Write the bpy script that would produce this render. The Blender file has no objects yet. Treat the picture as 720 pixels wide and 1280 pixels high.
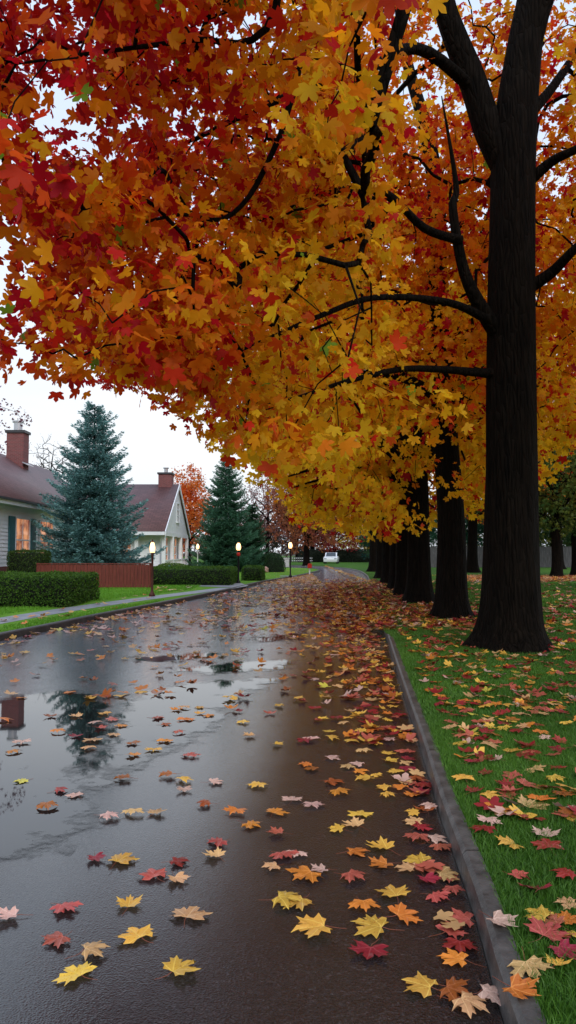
import bpy, bmesh, math, random
import numpy as np
from mathutils import Vector, Matrix

# ------------------------------------------------------------------ camera, world, sun, exposure
sc = bpy.context.scene
COL = sc.collection
FPX, EYE = 950.0, 1.5                       # focal length in pixels of a 720 x 1280 frame, eye height
PITCH = math.atan(50 / FPX)
cam_d = bpy.data.cameras.new('camera')
cam_d.sensor_fit = 'VERTICAL'; cam_d.sensor_height = 24; cam_d.lens = FPX / 1280 * 24
cam_d.clip_start = 0.05; cam_d.clip_end = 2000
cam = bpy.data.objects.new('camera', cam_d); COL.objects.link(cam)
cam.location = (0, 0, EYE); cam.rotation_euler = (math.pi / 2 + PITCH, 0, 0)
sc.camera = cam

SUN_EL, SUN_AZ = math.radians(40), math.radians(163)      # azimuth clockwise from +Y: behind the camera, a little to the right
w = bpy.data.worlds.new('World'); sc.world = w; w.use_nodes = True
nt = w.node_tree; nt.nodes.clear()
def nd(t, kind, **kw):
    n = t.nodes.new(kind)
    for k, v in kw.items():
        if k.startswith('i_'): n.inputs[k[2:].replace('_', ' ')].default_value = v
        else: setattr(n, k, v)
    return n
sky = nd(nt, 'ShaderNodeTexSky', sky_type='NISHITA', sun_disc=False, sun_elevation=SUN_EL, sun_rotation=SUN_AZ,
         air_density=1.6, dust_density=3.0)
tc = nd(nt, 'ShaderNodeTexCoord')
mp = nd(nt, 'ShaderNodeMapping'); mp.inputs['Scale'].default_value = (1, 1, 3.2)
cn = nd(nt, 'ShaderNodeTexNoise', i_Scale=1.6, i_Detail=6, i_Roughness=0.55)
cr = nd(nt, 'ShaderNodeValToRGB')
cr.color_ramp.elements[0].position = 0.3; cr.color_ramp.elements[0].color = (8.1, 8.8, 9.8, 1)
cr.color_ramp.elements[1].position = 0.7; cr.color_ramp.elements[1].color = (9.7, 10.0, 10.3, 1)
mx = nd(nt, 'ShaderNodeMixRGB'); mx.inputs[0].default_value = 0.95
bg = nd(nt, 'ShaderNodeBackground', i_Strength=0.1)
wo = nd(nt, 'ShaderNodeOutputWorld')
L = nt.links.new
L(tc.outputs['Generated'], mp.inputs[0]); L(mp.outputs[0], cn.inputs['Vector']); L(cn.outputs['Fac'], cr.inputs[0])
sz = nd(nt, 'ShaderNodeSeparateXYZ'); L(tc.outputs['Generated'], sz.inputs[0])
zr = nd(nt, 'ShaderNodeValToRGB'); zr.color_ramp.elements[0].position = .12; zr.color_ramp.elements[0].color = (1, 1, 1, 1)
zr.color_ramp.elements[1].position = .75; zr.color_ramp.elements[1].color = (.72, .84, 1.06, 1); L(sz.outputs['Z'], zr.inputs[0])
zm = nd(nt, 'ShaderNodeMixRGB', blend_type='MULTIPLY'); zm.inputs[0].default_value = 1; L(cr.outputs[0], zm.inputs[1]); L(zr.outputs[0], zm.inputs[2])
L(sky.outputs[0], mx.inputs[1]); L(zm.outputs[0], mx.inputs[2]); L(mx.outputs[0], bg.inputs[0]); L(bg.outputs[0], wo.inputs[0])

sun_d = bpy.data.lights.new('sun', 'SUN'); sun_d.energy = 1.5; sun_d.angle = math.radians(28); sun_d.color = (1, 0.95, 0.88)
sun = bpy.data.objects.new('sun', sun_d); COL.objects.link(sun)
sd = Vector((math.sin(SUN_AZ) * math.cos(SUN_EL), math.cos(SUN_AZ) * math.cos(SUN_EL), math.sin(SUN_EL)))
sun.rotation_euler = sd.to_track_quat('Z', 'Y').to_euler(); sun.location = sd * 60

sc.view_settings.view_transform = 'Standard'; sc.view_settings.look = 'None'
sc.view_settings.exposure = 0.16; sc.view_settings.gamma = 1.0
try: sc.view_settings.use_curve_mapping = False
except Exception: pass
sc.render.engine = 'CYCLES'
sc.cycles.max_bounces = 7; sc.cycles.diffuse_bounces = 3; sc.cycles.glossy_bounces = 3
sc.cycles.transmission_bounces = 5; sc.cycles.transparent_max_bounces = 6
sc.cycles.use_denoising = True

# ------------------------------------------------------------------ helpers
rng = np.random.default_rng(7); random.seed(7)
cp_, sp_ = math.cos(PITCH), math.sin(PITCH)
def ray(px, py):
    x = (px - 360) / FPX; y = (640 - py) / FPX
    return Vector((x, cp_ - sp_ * y, sp_ + cp_ * y))
def at(px, py, Y):                       # point of the place seen there, at distance Y
    d = ray(px, py); t = Y / d.y
    return Vector((d.x * t, Y, EYE + d.z * t))
def P(px, py, z=0.0):                    # point of the ground plane at height z
    d = ray(px, py); t = (z - EYE) / d.z
    return Vector((d.x * t, d.y * t, z))
def proj(p):
    p = np.atleast_2d(p); y = p[:, 1]; z = p[:, 2] - EYE
    f = y * cp_ + z * sp_; u = -y * sp_ + z * cp_
    f = np.where(f < 0.05, 0.05, f)
    return 360 + p[:, 0] / f * FPX, 640 - u / f * FPX, f

def tag(o, label=None, cat=None, group=None, kind=None):
    if label: o['label'] = label
    if cat: o['category'] = cat
    if group: o['group'] = group
    if kind: o['kind'] = kind
    return o
def empty(name, loc):
    o = bpy.data.objects.new(name, None); COL.objects.link(o); o.location = loc; return o
def link(name, me, parent=None, loc=None):
    o = bpy.data.objects.new(name, me); COL.objects.link(o)
    if parent is not None:
        o.parent = parent
        if loc is None:
            o.location = -Vector(wloc(parent))
    if loc is not None: o.location = loc
    return o
def wloc(o):
    v = Vector(o.location)
    while o.parent is not None:
        o = o.parent; v = v + Vector(o.location)
    return v

def np_mesh(name, V, F, mats, cols=None, uv=None, smooth=False, fmat=None):
    """V (n,3); F (m,k) all of one size; cols per vertex (n,3); uv per vertex (n,2)"""
    me = bpy.data.meshes.new(name)
    V = np.asarray(V, np.float32); F = np.asarray(F, np.int32); m, k = F.shape
    me.vertices.add(len(V)); me.vertices.foreach_set('co', V.ravel())
    me.loops.add(m * k); me.loops.foreach_set('vertex_index', F.ravel())
    me.polygons.add(m); me.polygons.foreach_set('loop_start', np.arange(0, m * k, k, dtype=np.int32))
    if smooth: me.polygons.foreach_set('use_smooth', np.ones(m, bool))
    if fmat is not None: me.polygons.foreach_set('material_index', np.asarray(fmat, np.int32))
    if cols is not None:
        a = me.color_attributes.new('col', 'FLOAT_COLOR', 'POINT')
        a.data.foreach_set('color', np.concatenate([cols, np.ones((len(V), 1))], 1).astype(np.float32).ravel())
    if uv is not None:
        u = me.uv_layers.new(name='uv'); u.data.foreach_set('uv', np.asarray(uv, np.float32)[F.ravel()].ravel())
    me.update(calc_edges=True)
    for mt in (mats if isinstance(mats, (list, tuple)) else [mats]): me.materials.append(mt)
    return me

class MB:                                   # collects shapes for ONE mesh object
    def __init__(s): s.bm = bmesh.new()
    def box(s, x0, x1, y0, y1, z0, z1, bev=0.0, rot=0):
        r = bmesh.ops.create_cube(s.bm, size=1)
        M = Matrix.Translation(((x0 + x1) / 2, (y0 + y1) / 2, (z0 + z1) / 2)) @ Matrix.Rotation(rot, 4, 'Z') @ Matrix.Diagonal((abs(x1 - x0), abs(y1 - y0), abs(z1 - z0), 1))
        bmesh.ops.transform(s.bm, matrix=M, verts=r['verts'])
        if bev:
            ed = list({e for v in r['verts'] for e in v.link_edges})
            bmesh.ops.bevel(s.bm, geom=ed, offset=bev, segments=2, affect='EDGES')
        return s
    def poly(s, pts, thick=None):
        vs = [s.bm.verts.new(p) for p in pts]; f = s.bm.faces.new(vs)
        if thick is not None:
            r = bmesh.ops.extrude_face_region(s.bm, geom=[f])
            bmesh.ops.translate(s.bm, vec=Vector(thick), verts=[v for v in r['geom'] if isinstance(v, bmesh.types.BMVert)])
        return s
    def cyl(s, p, r0, r1, h, n=16):
        M = Matrix.Translation(Vector(p) + Vector((0, 0, h / 2)))
        bmesh.ops.create_cone(s.bm, cap_ends=True, segments=n, radius1=r0, radius2=r1, depth=h, matrix=M); return s
    def lathe(s, p, prof, n=16):
        rings = []
        for r, z in prof:
            rings.append([s.bm.verts.new((p[0] + r * math.cos(2 * math.pi * i / n), p[1] + r * math.sin(2 * math.pi * i / n), p[2] + z)) for i in range(n)])
        for a, b in zip(rings, rings[1:]):
            for i in range(n): s.bm.faces.new((a[i], a[(i + 1) % n], b[(i + 1) % n], b[i]))
        s.bm.faces.new(rings[0][::-1]); s.bm.faces.new(rings[-1]); return s
    def ball(s, p, r, sz=1.0, seg=16):
        M = Matrix.Translation(p) @ Matrix.Diagonal((1, 1, sz, 1))
        bmesh.ops.create_uvsphere(s.bm, u_segments=seg, v_segments=seg // 2, radius=r, matrix=M); return s
    def build(s, name, mat, parent=None, smooth=False):
        bmesh.ops.recalc_face_normals(s.bm, faces=s.bm.faces)
        me = bpy.data.meshes.new(name); s.bm.to_mesh(me); s.bm.free()
        me.materials.append(mat)
        if smooth:
            for p in me.polygons: p.use_smooth = True
        return link(name, me, parent)

# ------------------------------------------------------------------ materials
def mat(name): 
    m = bpy.data.materials.new(name); m.use_nodes = True
    t = m.node_tree; b = t.nodes['Principled BSDF']
    return m, t, b
def noisy(name, c1, c2, scale=5, rough=0.8, bump=0.2, bscale=None, detail=6, spec=0.3, dist=0.02, stretch=None, coat=0, croug=0.1):
    m, t, b = mat(name); l = t.links.new
    co = nd(t, 'ShaderNodeTexCoord'); mp = nd(t, 'ShaderNodeMapping')
    if stretch: mp.inputs['Scale'].default_value = stretch
    l(co.outputs['Object'], mp.inputs[0])
    n = nd(t, 'ShaderNodeTexNoise', i_Scale=scale, i_Detail=detail, i_Roughness=0.6); l(mp.outputs[0], n.inputs['Vector'])
    r = nd(t, 'ShaderNodeValToRGB'); r.color_ramp.elements[0].position = .35; r.color_ramp.elements[1].position = .68
    r.color_ramp.elements[0].color = (*c1, 1); r.color_ramp.elements[1].color = (*c2, 1)
    l(n.outputs['Fac'], r.inputs[0]); l(r.outputs[0], b.inputs['Base Color'])
    n2 = nd(t, 'ShaderNodeTexNoise', i_Scale=bscale or scale * 6, i_Detail=4); l(mp.outputs[0], n2.inputs['Vector'])
    bp = nd(t, 'ShaderNodeBump', i_Strength=bump, i_Distance=dist); l(n2.outputs['Fac'], bp.inputs['Height']); l(bp.outputs[0], b.inputs['Normal'])
    b.inputs['Roughness'].default_value = rough; b.inputs['Specular IOR Level'].default_value = spec
    b.inputs['Coat Weight'].default_value = coat; b.inputs['Coat Roughness'].default_value = croug
    return m
def leafmat(name, trans=0.5, rough=0.5, spec=0.25, veins=False, base=None, var=0.0):
    m, t, b = mat(name); l = t.links.new
    if base is None:
        a = nd(t, 'ShaderNodeVertexColor', layer_name='col'); colo = a.outputs['Color']
    else:
        oi = nd(t, 'ShaderNodeObjectInfo'); hs = nd(t, 'ShaderNodeHueSaturation')
        hs.inputs['Color'].default_value = (*base, 1)
        mr = nd(t, 'ShaderNodeMapRange'); mr.inputs[3].default_value = 0.5 - var; mr.inputs[4].default_value = 0.5 + var
        l(oi.outputs['Random'], mr.inputs[0]); l(mr.outputs[0], hs.inputs['Hue'])
        wn = nd(t, 'ShaderNodeTexWhiteNoise', noise_dimensions='1D'); l(oi.outputs['Random'], wn.inputs['W'])
        mv = nd(t, 'ShaderNodeMapRange'); mv.inputs[3].default_value = 0.7; mv.inputs[4].default_value = 1.15
        l(wn.outputs['Value'], mv.inputs[0]); l(mv.outputs[0], hs.inputs['Value'])
        # blotches of decay with a shape of their own
        tcn = nd(t, 'ShaderNodeTexCoord'); n = nd(t, 'ShaderNodeTexNoise', i_Scale=16, i_Detail=3, noise_dimensions='4D')
        l(tcn.outputs['Object'], n.inputs['Vector']); m2 = nd(t, 'ShaderNodeMath', operation='MULTIPLY'); m2.inputs[1].default_value = 40
        l(oi.outputs['Random'], m2.inputs[0]); l(m2.outputs[0], n.inputs['W'])
        rp = nd(t, 'ShaderNodeValToRGB'); rp.color_ramp.elements[0].position = .56; rp.color_ramp.elements[1].position = .74
        rp.color_ramp.elements[0].color = (1, 1, 1, 1); rp.color_ramp.elements[1].color = (.62, .36, .28, 1)
        l(n.outputs['Fac'], rp.inputs[0])
        mm = nd(t, 'ShaderNodeMixRGB', blend_type='MULTIPLY'); mm.inputs[0].default_value = 1
        l(hs.outputs[0], mm.inputs[1]); l(rp.outputs[0], mm.inputs[2]); colo = mm.outputs[0]
    if veins:
        uv = nd(t, 'ShaderNodeUVMap', uv_map='uv'); sx = nd(t, 'ShaderNodeSeparateXYZ'); l(uv.outputs[0], sx.inputs[0])
        ab = nd(t, 'ShaderNodeMath', operation='ABSOLUTE'); l(sx.outputs['X'], ab.inputs[0])
        prev = None
        for th in (0, 47, 92):
            c, s_ = math.cos(math.radians(th)), math.sin(math.radians(th))
            a1 = nd(t, 'ShaderNodeMath', operation='MULTIPLY'); a1.inputs[1].default_value = c; l(ab.outputs[0], a1.inputs[0])
            a2 = nd(t, 'ShaderNodeMath', operation='MULTIPLY'); a2.inputs[1].default_value = s_; l(sx.outputs['Y'], a2.inputs[0])
            a3 = nd(t, 'ShaderNodeMath', operation='SUBTRACT'); l(a1.outputs[0], a3.inputs[0]); l(a2.outputs[0], a3.inputs[1])
            a4 = nd(t, 'ShaderNodeMath', operation='ABSOLUTE'); l(a3.outputs[0], a4.inputs[0])
            if prev is None: prev = a4
            else:
                q = nd(t, 'ShaderNodeMath', operation='MINIMUM'); l(prev.outputs[0], q.inputs[0]); l(a4.outputs[0], q.inputs[1]); prev = q
        mr = nd(t, 'ShaderNodeMapRange'); mr.inputs[1].default_value = 0.006; mr.inputs[2].default_value = 0.026
        mr.inputs[3].default_value = 0.5; mr.inputs[4].default_value = 0.0; l(prev.outputs[0], mr.inputs[0])
        mm2 = nd(t, 'ShaderNodeMixRGB', blend_type='MIX'); l(mr.outputs[0], mm2.inputs[0]); l(colo, mm2.inputs[1])
        mm2.inputs[2].default_value = (*[min(1, x * 1.5 + .06) for x in base], 1); colo = mm2.outputs[0]
    l(colo, b.inputs['Base Color'])
    b.inputs['Roughness'].default_value = rough; b.inputs['Specular IOR Level'].default_value = spec
    if trans > 0:
        tr = nd(t, 'ShaderNodeBsdfTranslucent'); l(colo, tr.inputs['Color'])
        mx = nd(t, 'ShaderNodeMixShader'); mx.inputs[0].default_value = trans
        l(b.outputs[0], mx.inputs[1]); l(tr.outputs[0], mx.inputs[2])
        l(mx.outputs[0], t.nodes['Material Output'].inputs['Surface'])
    return m
def flat(name, c, rough=0.6, metal=0, emit=None, es=0, spec=0.4):
    m, t, b = mat(name); b.inputs['Base Color'].default_value = (*c, 1); b.inputs['Roughness'].default_value = rough
    b.inputs['Metallic'].default_value = metal; b.inputs['Specular IOR Level'].default_value = spec
    if emit: b.inputs['Emission Color'].default_value = (*emit, 1); b.inputs['Emission Strength'].default_value = es
    return m

def asphalt():
    m, t, b = mat('wet_asphalt'); l = t.links.new
    g = nd(t, 'ShaderNodeNewGeometry')
    big = nd(t, 'ShaderNodeTexNoise', i_Scale=0.35, i_Detail=5, i_Roughness=0.6); l(g.outputs['Position'], big.inputs['Vector'])
    fine = nd(t, 'ShaderNodeTexNoise', i_Scale=95, i_Detail=3, i_Roughness=0.7); l(g.outputs['Position'], fine.inputs['Vector'])
    vor = nd(t, 'ShaderNodeTexVoronoi', i_Scale=120); l(g.outputs['Position'], vor.inputs['Vector'])
    rp = nd(t, 'ShaderNodeValToRGB'); e = rp.color_ramp.elements
    e[0].position = .3; e[0].color = (.006, .006, .007, 1); e[1].position = .78; e[1].color = (.045, .043, .048, 1)
    l(fine.outputs['Fac'], rp.inputs[0])
    pm = nd(t, 'ShaderNodeValToRGB'); pm.color_ramp.elements[0].position = .35; pm.color_ramp.elements[1].position = .7
    pm.color_ramp.elements[0].color = (.7, .7, .72, 1); pm.color_ramp.elements[1].color = (1.25, 1.22, 1.2, 1); l(big.outputs['Fac'], pm.inputs[0])
    mm = nd(t, 'ShaderNodeMixRGB', blend_type='MULTIPLY'); mm.inputs[0].default_value = 1
    l(rp.outputs[0], mm.inputs[1]); l(pm.outputs[0], mm.inputs[2])
    # sky sheen painted into the base colour: bluish pale far and left, dark nearby
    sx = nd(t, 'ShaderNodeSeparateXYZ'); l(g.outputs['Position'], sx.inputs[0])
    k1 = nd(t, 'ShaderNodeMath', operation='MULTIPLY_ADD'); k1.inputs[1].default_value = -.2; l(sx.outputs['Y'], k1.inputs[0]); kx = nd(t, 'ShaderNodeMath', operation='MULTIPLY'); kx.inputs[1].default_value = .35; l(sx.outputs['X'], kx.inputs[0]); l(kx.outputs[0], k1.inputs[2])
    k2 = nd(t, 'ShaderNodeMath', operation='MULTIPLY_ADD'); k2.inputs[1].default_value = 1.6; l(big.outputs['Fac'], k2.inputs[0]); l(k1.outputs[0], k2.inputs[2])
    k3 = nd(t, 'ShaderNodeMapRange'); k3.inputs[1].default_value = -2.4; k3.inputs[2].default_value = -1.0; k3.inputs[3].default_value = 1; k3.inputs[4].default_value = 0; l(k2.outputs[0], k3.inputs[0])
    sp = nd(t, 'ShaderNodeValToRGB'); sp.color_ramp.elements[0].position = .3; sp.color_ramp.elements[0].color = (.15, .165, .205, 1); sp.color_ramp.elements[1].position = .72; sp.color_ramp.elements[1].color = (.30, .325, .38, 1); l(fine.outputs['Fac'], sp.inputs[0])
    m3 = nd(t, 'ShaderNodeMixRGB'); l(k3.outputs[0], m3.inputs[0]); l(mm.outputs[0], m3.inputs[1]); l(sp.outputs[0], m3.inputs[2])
    chs = nd(t, 'ShaderNodeSeparateColor'); l(vor.outputs['Color'], chs.inputs[0])
    chr_ = nd(t, 'ShaderNodeValToRGB'); ce = chr_.color_ramp.elements; ce[0].position = .2; ce[0].color = (.55, .55, .55, 1); ce[1].position = 1; ce[1].color = (2.6, 2.5, 2.4, 1)
    c3 = ce.new(.88); c3.color = (1.15, 1.15, 1.15, 1); l(chs.outputs[0], chr_.inputs[0])
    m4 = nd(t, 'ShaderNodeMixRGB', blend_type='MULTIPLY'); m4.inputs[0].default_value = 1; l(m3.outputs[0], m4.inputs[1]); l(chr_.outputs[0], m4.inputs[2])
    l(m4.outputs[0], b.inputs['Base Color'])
    bp = nd(t, 'ShaderNodeBump', i_Strength=1.0, i_Distance=0.012); l(vor.outputs['Distance'], bp.inputs['Height'])
    bp2 = nd(t, 'ShaderNodeBump', i_Strength=0.5, i_Distance=0.008); l(fine.outputs['Fac'], bp2.inputs['Height']); l(bp.outputs[0], bp2.inputs['Normal'])
    l(bp2.outputs[0], b.inputs['Normal'])
    wet = nd(t, 'ShaderNodeTexNoise', i_Scale=0.9, i_Detail=6, i_Roughness=0.6, i_Distortion=0.4)
    mp = nd(t, 'ShaderNodeMapping'); mp.inputs['Scale'].default_value = (1.2, 0.55, 1); l(g.outputs['Position'], mp.inputs[0]); l(mp.outputs[0], wet.inputs['Vector'])
    rr = nd(t, 'ShaderNodeMapRange'); rr.inputs[1].default_value = .38; rr.inputs[2].default_value = .62; rr.inputs[3].default_value = .30; rr.inputs[4].default_value = .5
    l(wet.outputs['Fac'], rr.inputs[0]); l(rr.outputs[0], b.inputs['Roughness'])
    b.inputs['Specular IOR Level'].default_value = .14
    cw = nd(t, 'ShaderNodeMapRange'); cw.inputs[1].default_value = .40; cw.inputs[2].default_value = .60; cw.inputs[3].default_value = 1.0; cw.inputs[4].default_value = .95; b.inputs['Coat IOR'].default_value = 1.6
    l(wet.outputs['Fac'], cw.inputs[0]); l(cw.outputs[0], b.inputs['Coat Weight'])
    b.inputs['Coat Roughness'].default_value = .115
    bc = nd(t, 'ShaderNodeBump', i_Strength=0.14, i_Distance=0.004); l(vor.outputs['Distance'], bc.inputs['Height']); l(bc.outputs[0], b.inputs['Coat Normal'])
    return m
def puddle_mat():
    m, t, b = mat('puddle_water'); l = t.links.new
    b.inputs['Base Color'].default_value = (.012, .012, .013, 1); b.inputs['Roughness'].default_value = .025
    b.inputs['IOR'].default_value = 1.55
    g = nd(t, 'ShaderNodeNewGeometry'); n = nd(t, 'ShaderNodeTexNoise', i_Scale=3.0, i_Detail=2); l(g.outputs['Position'], n.inputs['Vector'])
    bp = nd(t, 'ShaderNodeBump', i_Strength=0.02, i_Distance=0.01); l(n.outputs['Fac'], bp.inputs['Height']); l(bp.outputs[0], b.inputs['Normal'])
    a = nd(t, 'ShaderNodeVertexColor', layer_name='col')
    n2 = nd(t, 'ShaderNodeTexNoise', i_Scale=3.5, i_Detail=9, i_Roughness=.7); l(g.outputs['Position'], n2.inputs['Vector'])
    nm = nd(t, 'ShaderNodeMath', operation='MULTIPLY_ADD'); nm.inputs[1].default_value = 2.2; nm.inputs[2].default_value = -.6; l(n2.outputs['Fac'], nm.inputs[0])
    ad = nd(t, 'ShaderNodeMath', operation='ADD'); l(a.outputs['Color'], ad.inputs[0]); l(nm.outputs[0], ad.inputs[1])
    mr = nd(t, 'ShaderNodeMapRange'); mr.inputs[1].default_value = .62; mr.inputs[2].default_value = 1.0; l(ad.outputs[0], mr.inputs[0])
    tr = nd(t, 'ShaderNodeBsdfTransparent'); mx = nd(t, 'ShaderNodeMixShader')
    l(mr.outputs[0], mx.inputs[0]); l(tr.outputs[0], mx.inputs[1]); l(b.outputs[0], mx.inputs[2]); l(mx.outputs[0], t.nodes['Material Output'].inputs['Surface'])
    return m
def grass_ground(name, c1, c2):
    return noisy(name, c1, c2, scale=1.4, rough=.9, bump=.6, bscale=45, dist=.03, spec=.1)
def bark():
    m, t, b = mat('wet_bark'); l = t.links.new
    co = nd(t, 'ShaderNodeTexCoord'); mp = nd(t, 'ShaderNodeMapping'); mp.inputs['Scale'].default_value = (9, 9, 1.3); l(co.outputs['Object'], mp.inputs[0])
    n = nd(t, 'ShaderNodeTexNoise', i_Scale=1.6, i_Detail=8, i_Roughness=.65, i_Distortion=.6); l(mp.outputs[0], n.inputs['Vector'])
    v = nd(t, 'ShaderNodeTexVoronoi', i_Scale=2.0, feature='DISTANCE_TO_EDGE'); l(mp.outputs[0], v.inputs['Vector'])
    r = nd(t, 'ShaderNodeValToRGB'); e = r.color_ramp.elements; e[0].position = .3; e[0].color = (.0015, .0012, .001, 1); e[1].position = .75; e[1].color = (.013, .009, .0062, 1)
    l(n.outputs['Fac'], r.inputs[0]); l(r.outputs[0], b.inputs['Base Color'])
    pw = nd(t, 'ShaderNodeMath', operation='POWER'); pw.inputs[1].default_value = .5; l(v.outputs['Distance'], pw.inputs[0])
    b1 = nd(t, 'ShaderNodeBump', i_Strength=.9, i_Distance=.05); l(pw.outputs[0], b1.inputs['Height'])
    b2 = nd(t, 'ShaderNodeBump', i_Strength=.6, i_Distance=.03); l(n.outputs['Fac'], b2.inputs['Height']); l(b1.outputs[0], b2.inputs['Normal'])
    l(b2.outputs[0], b.inputs['Normal']); b.inputs['Roughness'].default_value = .85; b.inputs['Specular IOR Level'].default_value = .06
    return m
def shingle(name, c):
    m, t, b = mat(name); l = t.links.new
    uv = nd(t, 'ShaderNodeUVMap', uv_map='uv')
    br = nd(t, 'ShaderNodeTexBrick', i_Scale=1.0); br.inputs['Brick Width'].default_value = .34; br.inputs['Row Height'].default_value = .2
    br.inputs['Mortar Size'].default_value = .012; br.inputs['Color1'].default_value = (*c, 1); br.inputs['Color2'].default_value = (*[x * .72 for x in c], 1)
    br.inputs['Mortar'].default_value = (*[x * .4 for x in c], 1)
    l(uv.outputs[0], br.inputs['Vector'])
    n = nd(t, 'ShaderNodeTexNoise', i_Scale=.9, i_Detail=5); l(uv.outputs[0], n.inputs['Vector'])
    mr = nd(t, 'ShaderNodeMapRange'); mr.inputs[3].default_value = .7; mr.inputs[4].default_value = 1.3; l(n.outputs['Fac'], mr.inputs[0])
    mm = nd(t, 'ShaderNodeVectorMath', operation='SCALE'); l(br.outputs['Color'], mm.inputs[0]); l(mr.outputs[0], mm.inputs['Scale']); l(mm.outputs[0], b.inputs['Base Color'])
    bp = nd(t, 'ShaderNodeBump', i_Strength=.5, i_Distance=.02); l(br.outputs['Fac'], bp.inputs['Height']); bp.invert = True; l(bp.outputs[0], b.inputs['Normal'])
    b.inputs['Roughness'].default_value = .55
    return m
def brick(name, c, sc_=1.0):
    m, t, b = mat(name); l = t.links.new
    co = nd(t, 'ShaderNodeTexCoord'); mp = nd(t, 'ShaderNodeMapping'); mp.inputs['Rotation'].default_value = (math.pi / 2, 0, 0); l(co.outputs['Object'], mp.inputs[0])
    br = nd(t, 'ShaderNodeTexBrick', i_Scale=sc_); br.inputs['Brick Width'].default_value = .22; br.inputs['Row Height'].default_value = .075; br.inputs['Mortar Size'].default_value = .008
    br.inputs['Color1'].default_value = (*c, 1); br.inputs['Color2'].default_value = (*[x * .7 for x in c], 1); br.inputs['Mortar'].default_value = (.16, .13, .12, 1)
    l(mp.outputs[0], br.inputs['Vector']); l(br.outputs['Color'], b.inputs['Base Color']); b.inputs['Roughness'].default_value = .8
    return m
def glow_window(name, c1, c2, s):
    m, t, b = mat(name); l = t.links.new
    co = nd(t, 'ShaderNodeTexCoord'); n = nd(t, 'ShaderNodeTexNoise', i_Scale=1.8, i_Detail=3); l(co.outputs['Object'], n.inputs['Vector'])
    r = nd(t, 'ShaderNodeValToRGB'); e = r.color_ramp.elements; e[0].position = .4; e[0].color = (*c1, 1); e[1].position = .62; e[1].color = (*c2, 1)
    l(n.outputs['Fac'], r.inputs[0]); l(r.outputs[0], b.inputs['Emission Color']); b.inputs['Emission Strength'].default_value = s
    b.inputs['Base Color'].default_value = (.05, .04, .04, 1); b.inputs['Roughness'].default_value = .08
    return m

M = dict(
    asphalt=asphalt(), puddle=puddle_mat(), bark=bark(),
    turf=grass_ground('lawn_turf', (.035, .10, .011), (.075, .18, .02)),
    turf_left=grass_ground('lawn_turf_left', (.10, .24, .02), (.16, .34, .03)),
    soil=noisy('soil', (.03, .025, .015), (.05, .06, .02), 2, .95),
    kerb=noisy('wet_kerb_concrete', (.04, .037, .035), (.13, .122, .115), 7, .42, .5, 60, dist=.006, spec=.5),
    kerb_l=noisy('wet_kerb_dark', (.03, .027, .027), (.07, .062, .06), 5, .5, .4, 50, dist=.006),
    walk=noisy('sidewalk_concrete', (.24, .25, .27), (.34, .35, .37), 3, .5, .2, 40, dist=.004),
    blade=leafmat('grass_blade', .35, .45, .3), leaf=leafmat('maple_foliage', .62, .5, .15),
    fleaf=leafmat('fallen_foliage', .15, .4, .35), needle=leafmat('needle_foliage', .12, .6, .2), hedge=leafmat('hedge_foliage', .25, .6, .2),
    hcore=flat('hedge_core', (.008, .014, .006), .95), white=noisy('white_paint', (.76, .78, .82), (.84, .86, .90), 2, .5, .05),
    siding=noisy('cream_siding', (.74, .75, .78), (.82, .83, .86), 1.2, .55, .05), teal=noisy('teal_paint', (.03, .12, .14), (.045, .16, .18), 3, .5, .1),
    roof=shingle('roof_shingle', (.15, .07, .07)), brickr=brick('red_brick', (.22, .05, .05)), slatef=flat('dark_trim', (.04, .04, .045), .5),
    metal=flat('flue_metal', (.5, .5, .52), .35, .9), fence=noisy('red_brown_fence', (.13, .028, .022), (.22, .05, .035), 4, .55, .2, stretch=(6, 6, .6)),
    gfence=noisy('grey_fence', (.06, .06, .065), (.12, .12, .125), 3, .8, .3, stretch=(5, 5, .6)),
    dark=flat('black_lamp_metal', (.012, .012, .013), .4, .4), brownp=noisy('brown_post', (.07, .02, .015), (.12, .035, .025), 5, .5),
    lamp=flat('lamp_glass_lit', (.9, .8, .6), .3, 0, (1.0, .52, .19), 3.2), glow=glow_window('lit_window', (.20, .05, .03), (.95, .40, .18), .62),
    glow2=glow_window('lit_porch_window', (.14, .04, .03), (.9, .34, .12), .55), glass=flat('window_glass', (.03, .04, .05), .05, 0, spec=.6),
    red=noisy('red_enamel', (.5, .02, .015), (.6, .04, .02), 3, .35, .05), stone=noisy('pale_stone', (.35, .34, .33), (.55, .53, .5), 6, .8, .4),
    boulder=noisy('pink_granite', (.35, .2, .17), (.5, .32, .27), 6, .8, .4), car=flat('white_car_paint', (.75, .77, .8), .2, 0, spec=.6),
    tyre=flat('rubber', (.01, .01, .01), .8), stem=flat('leaf_stem', (.22, .06, .03), .5), trim=flat('headlight_glass', (.5, .55, .6), .1, .3),
)

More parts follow.
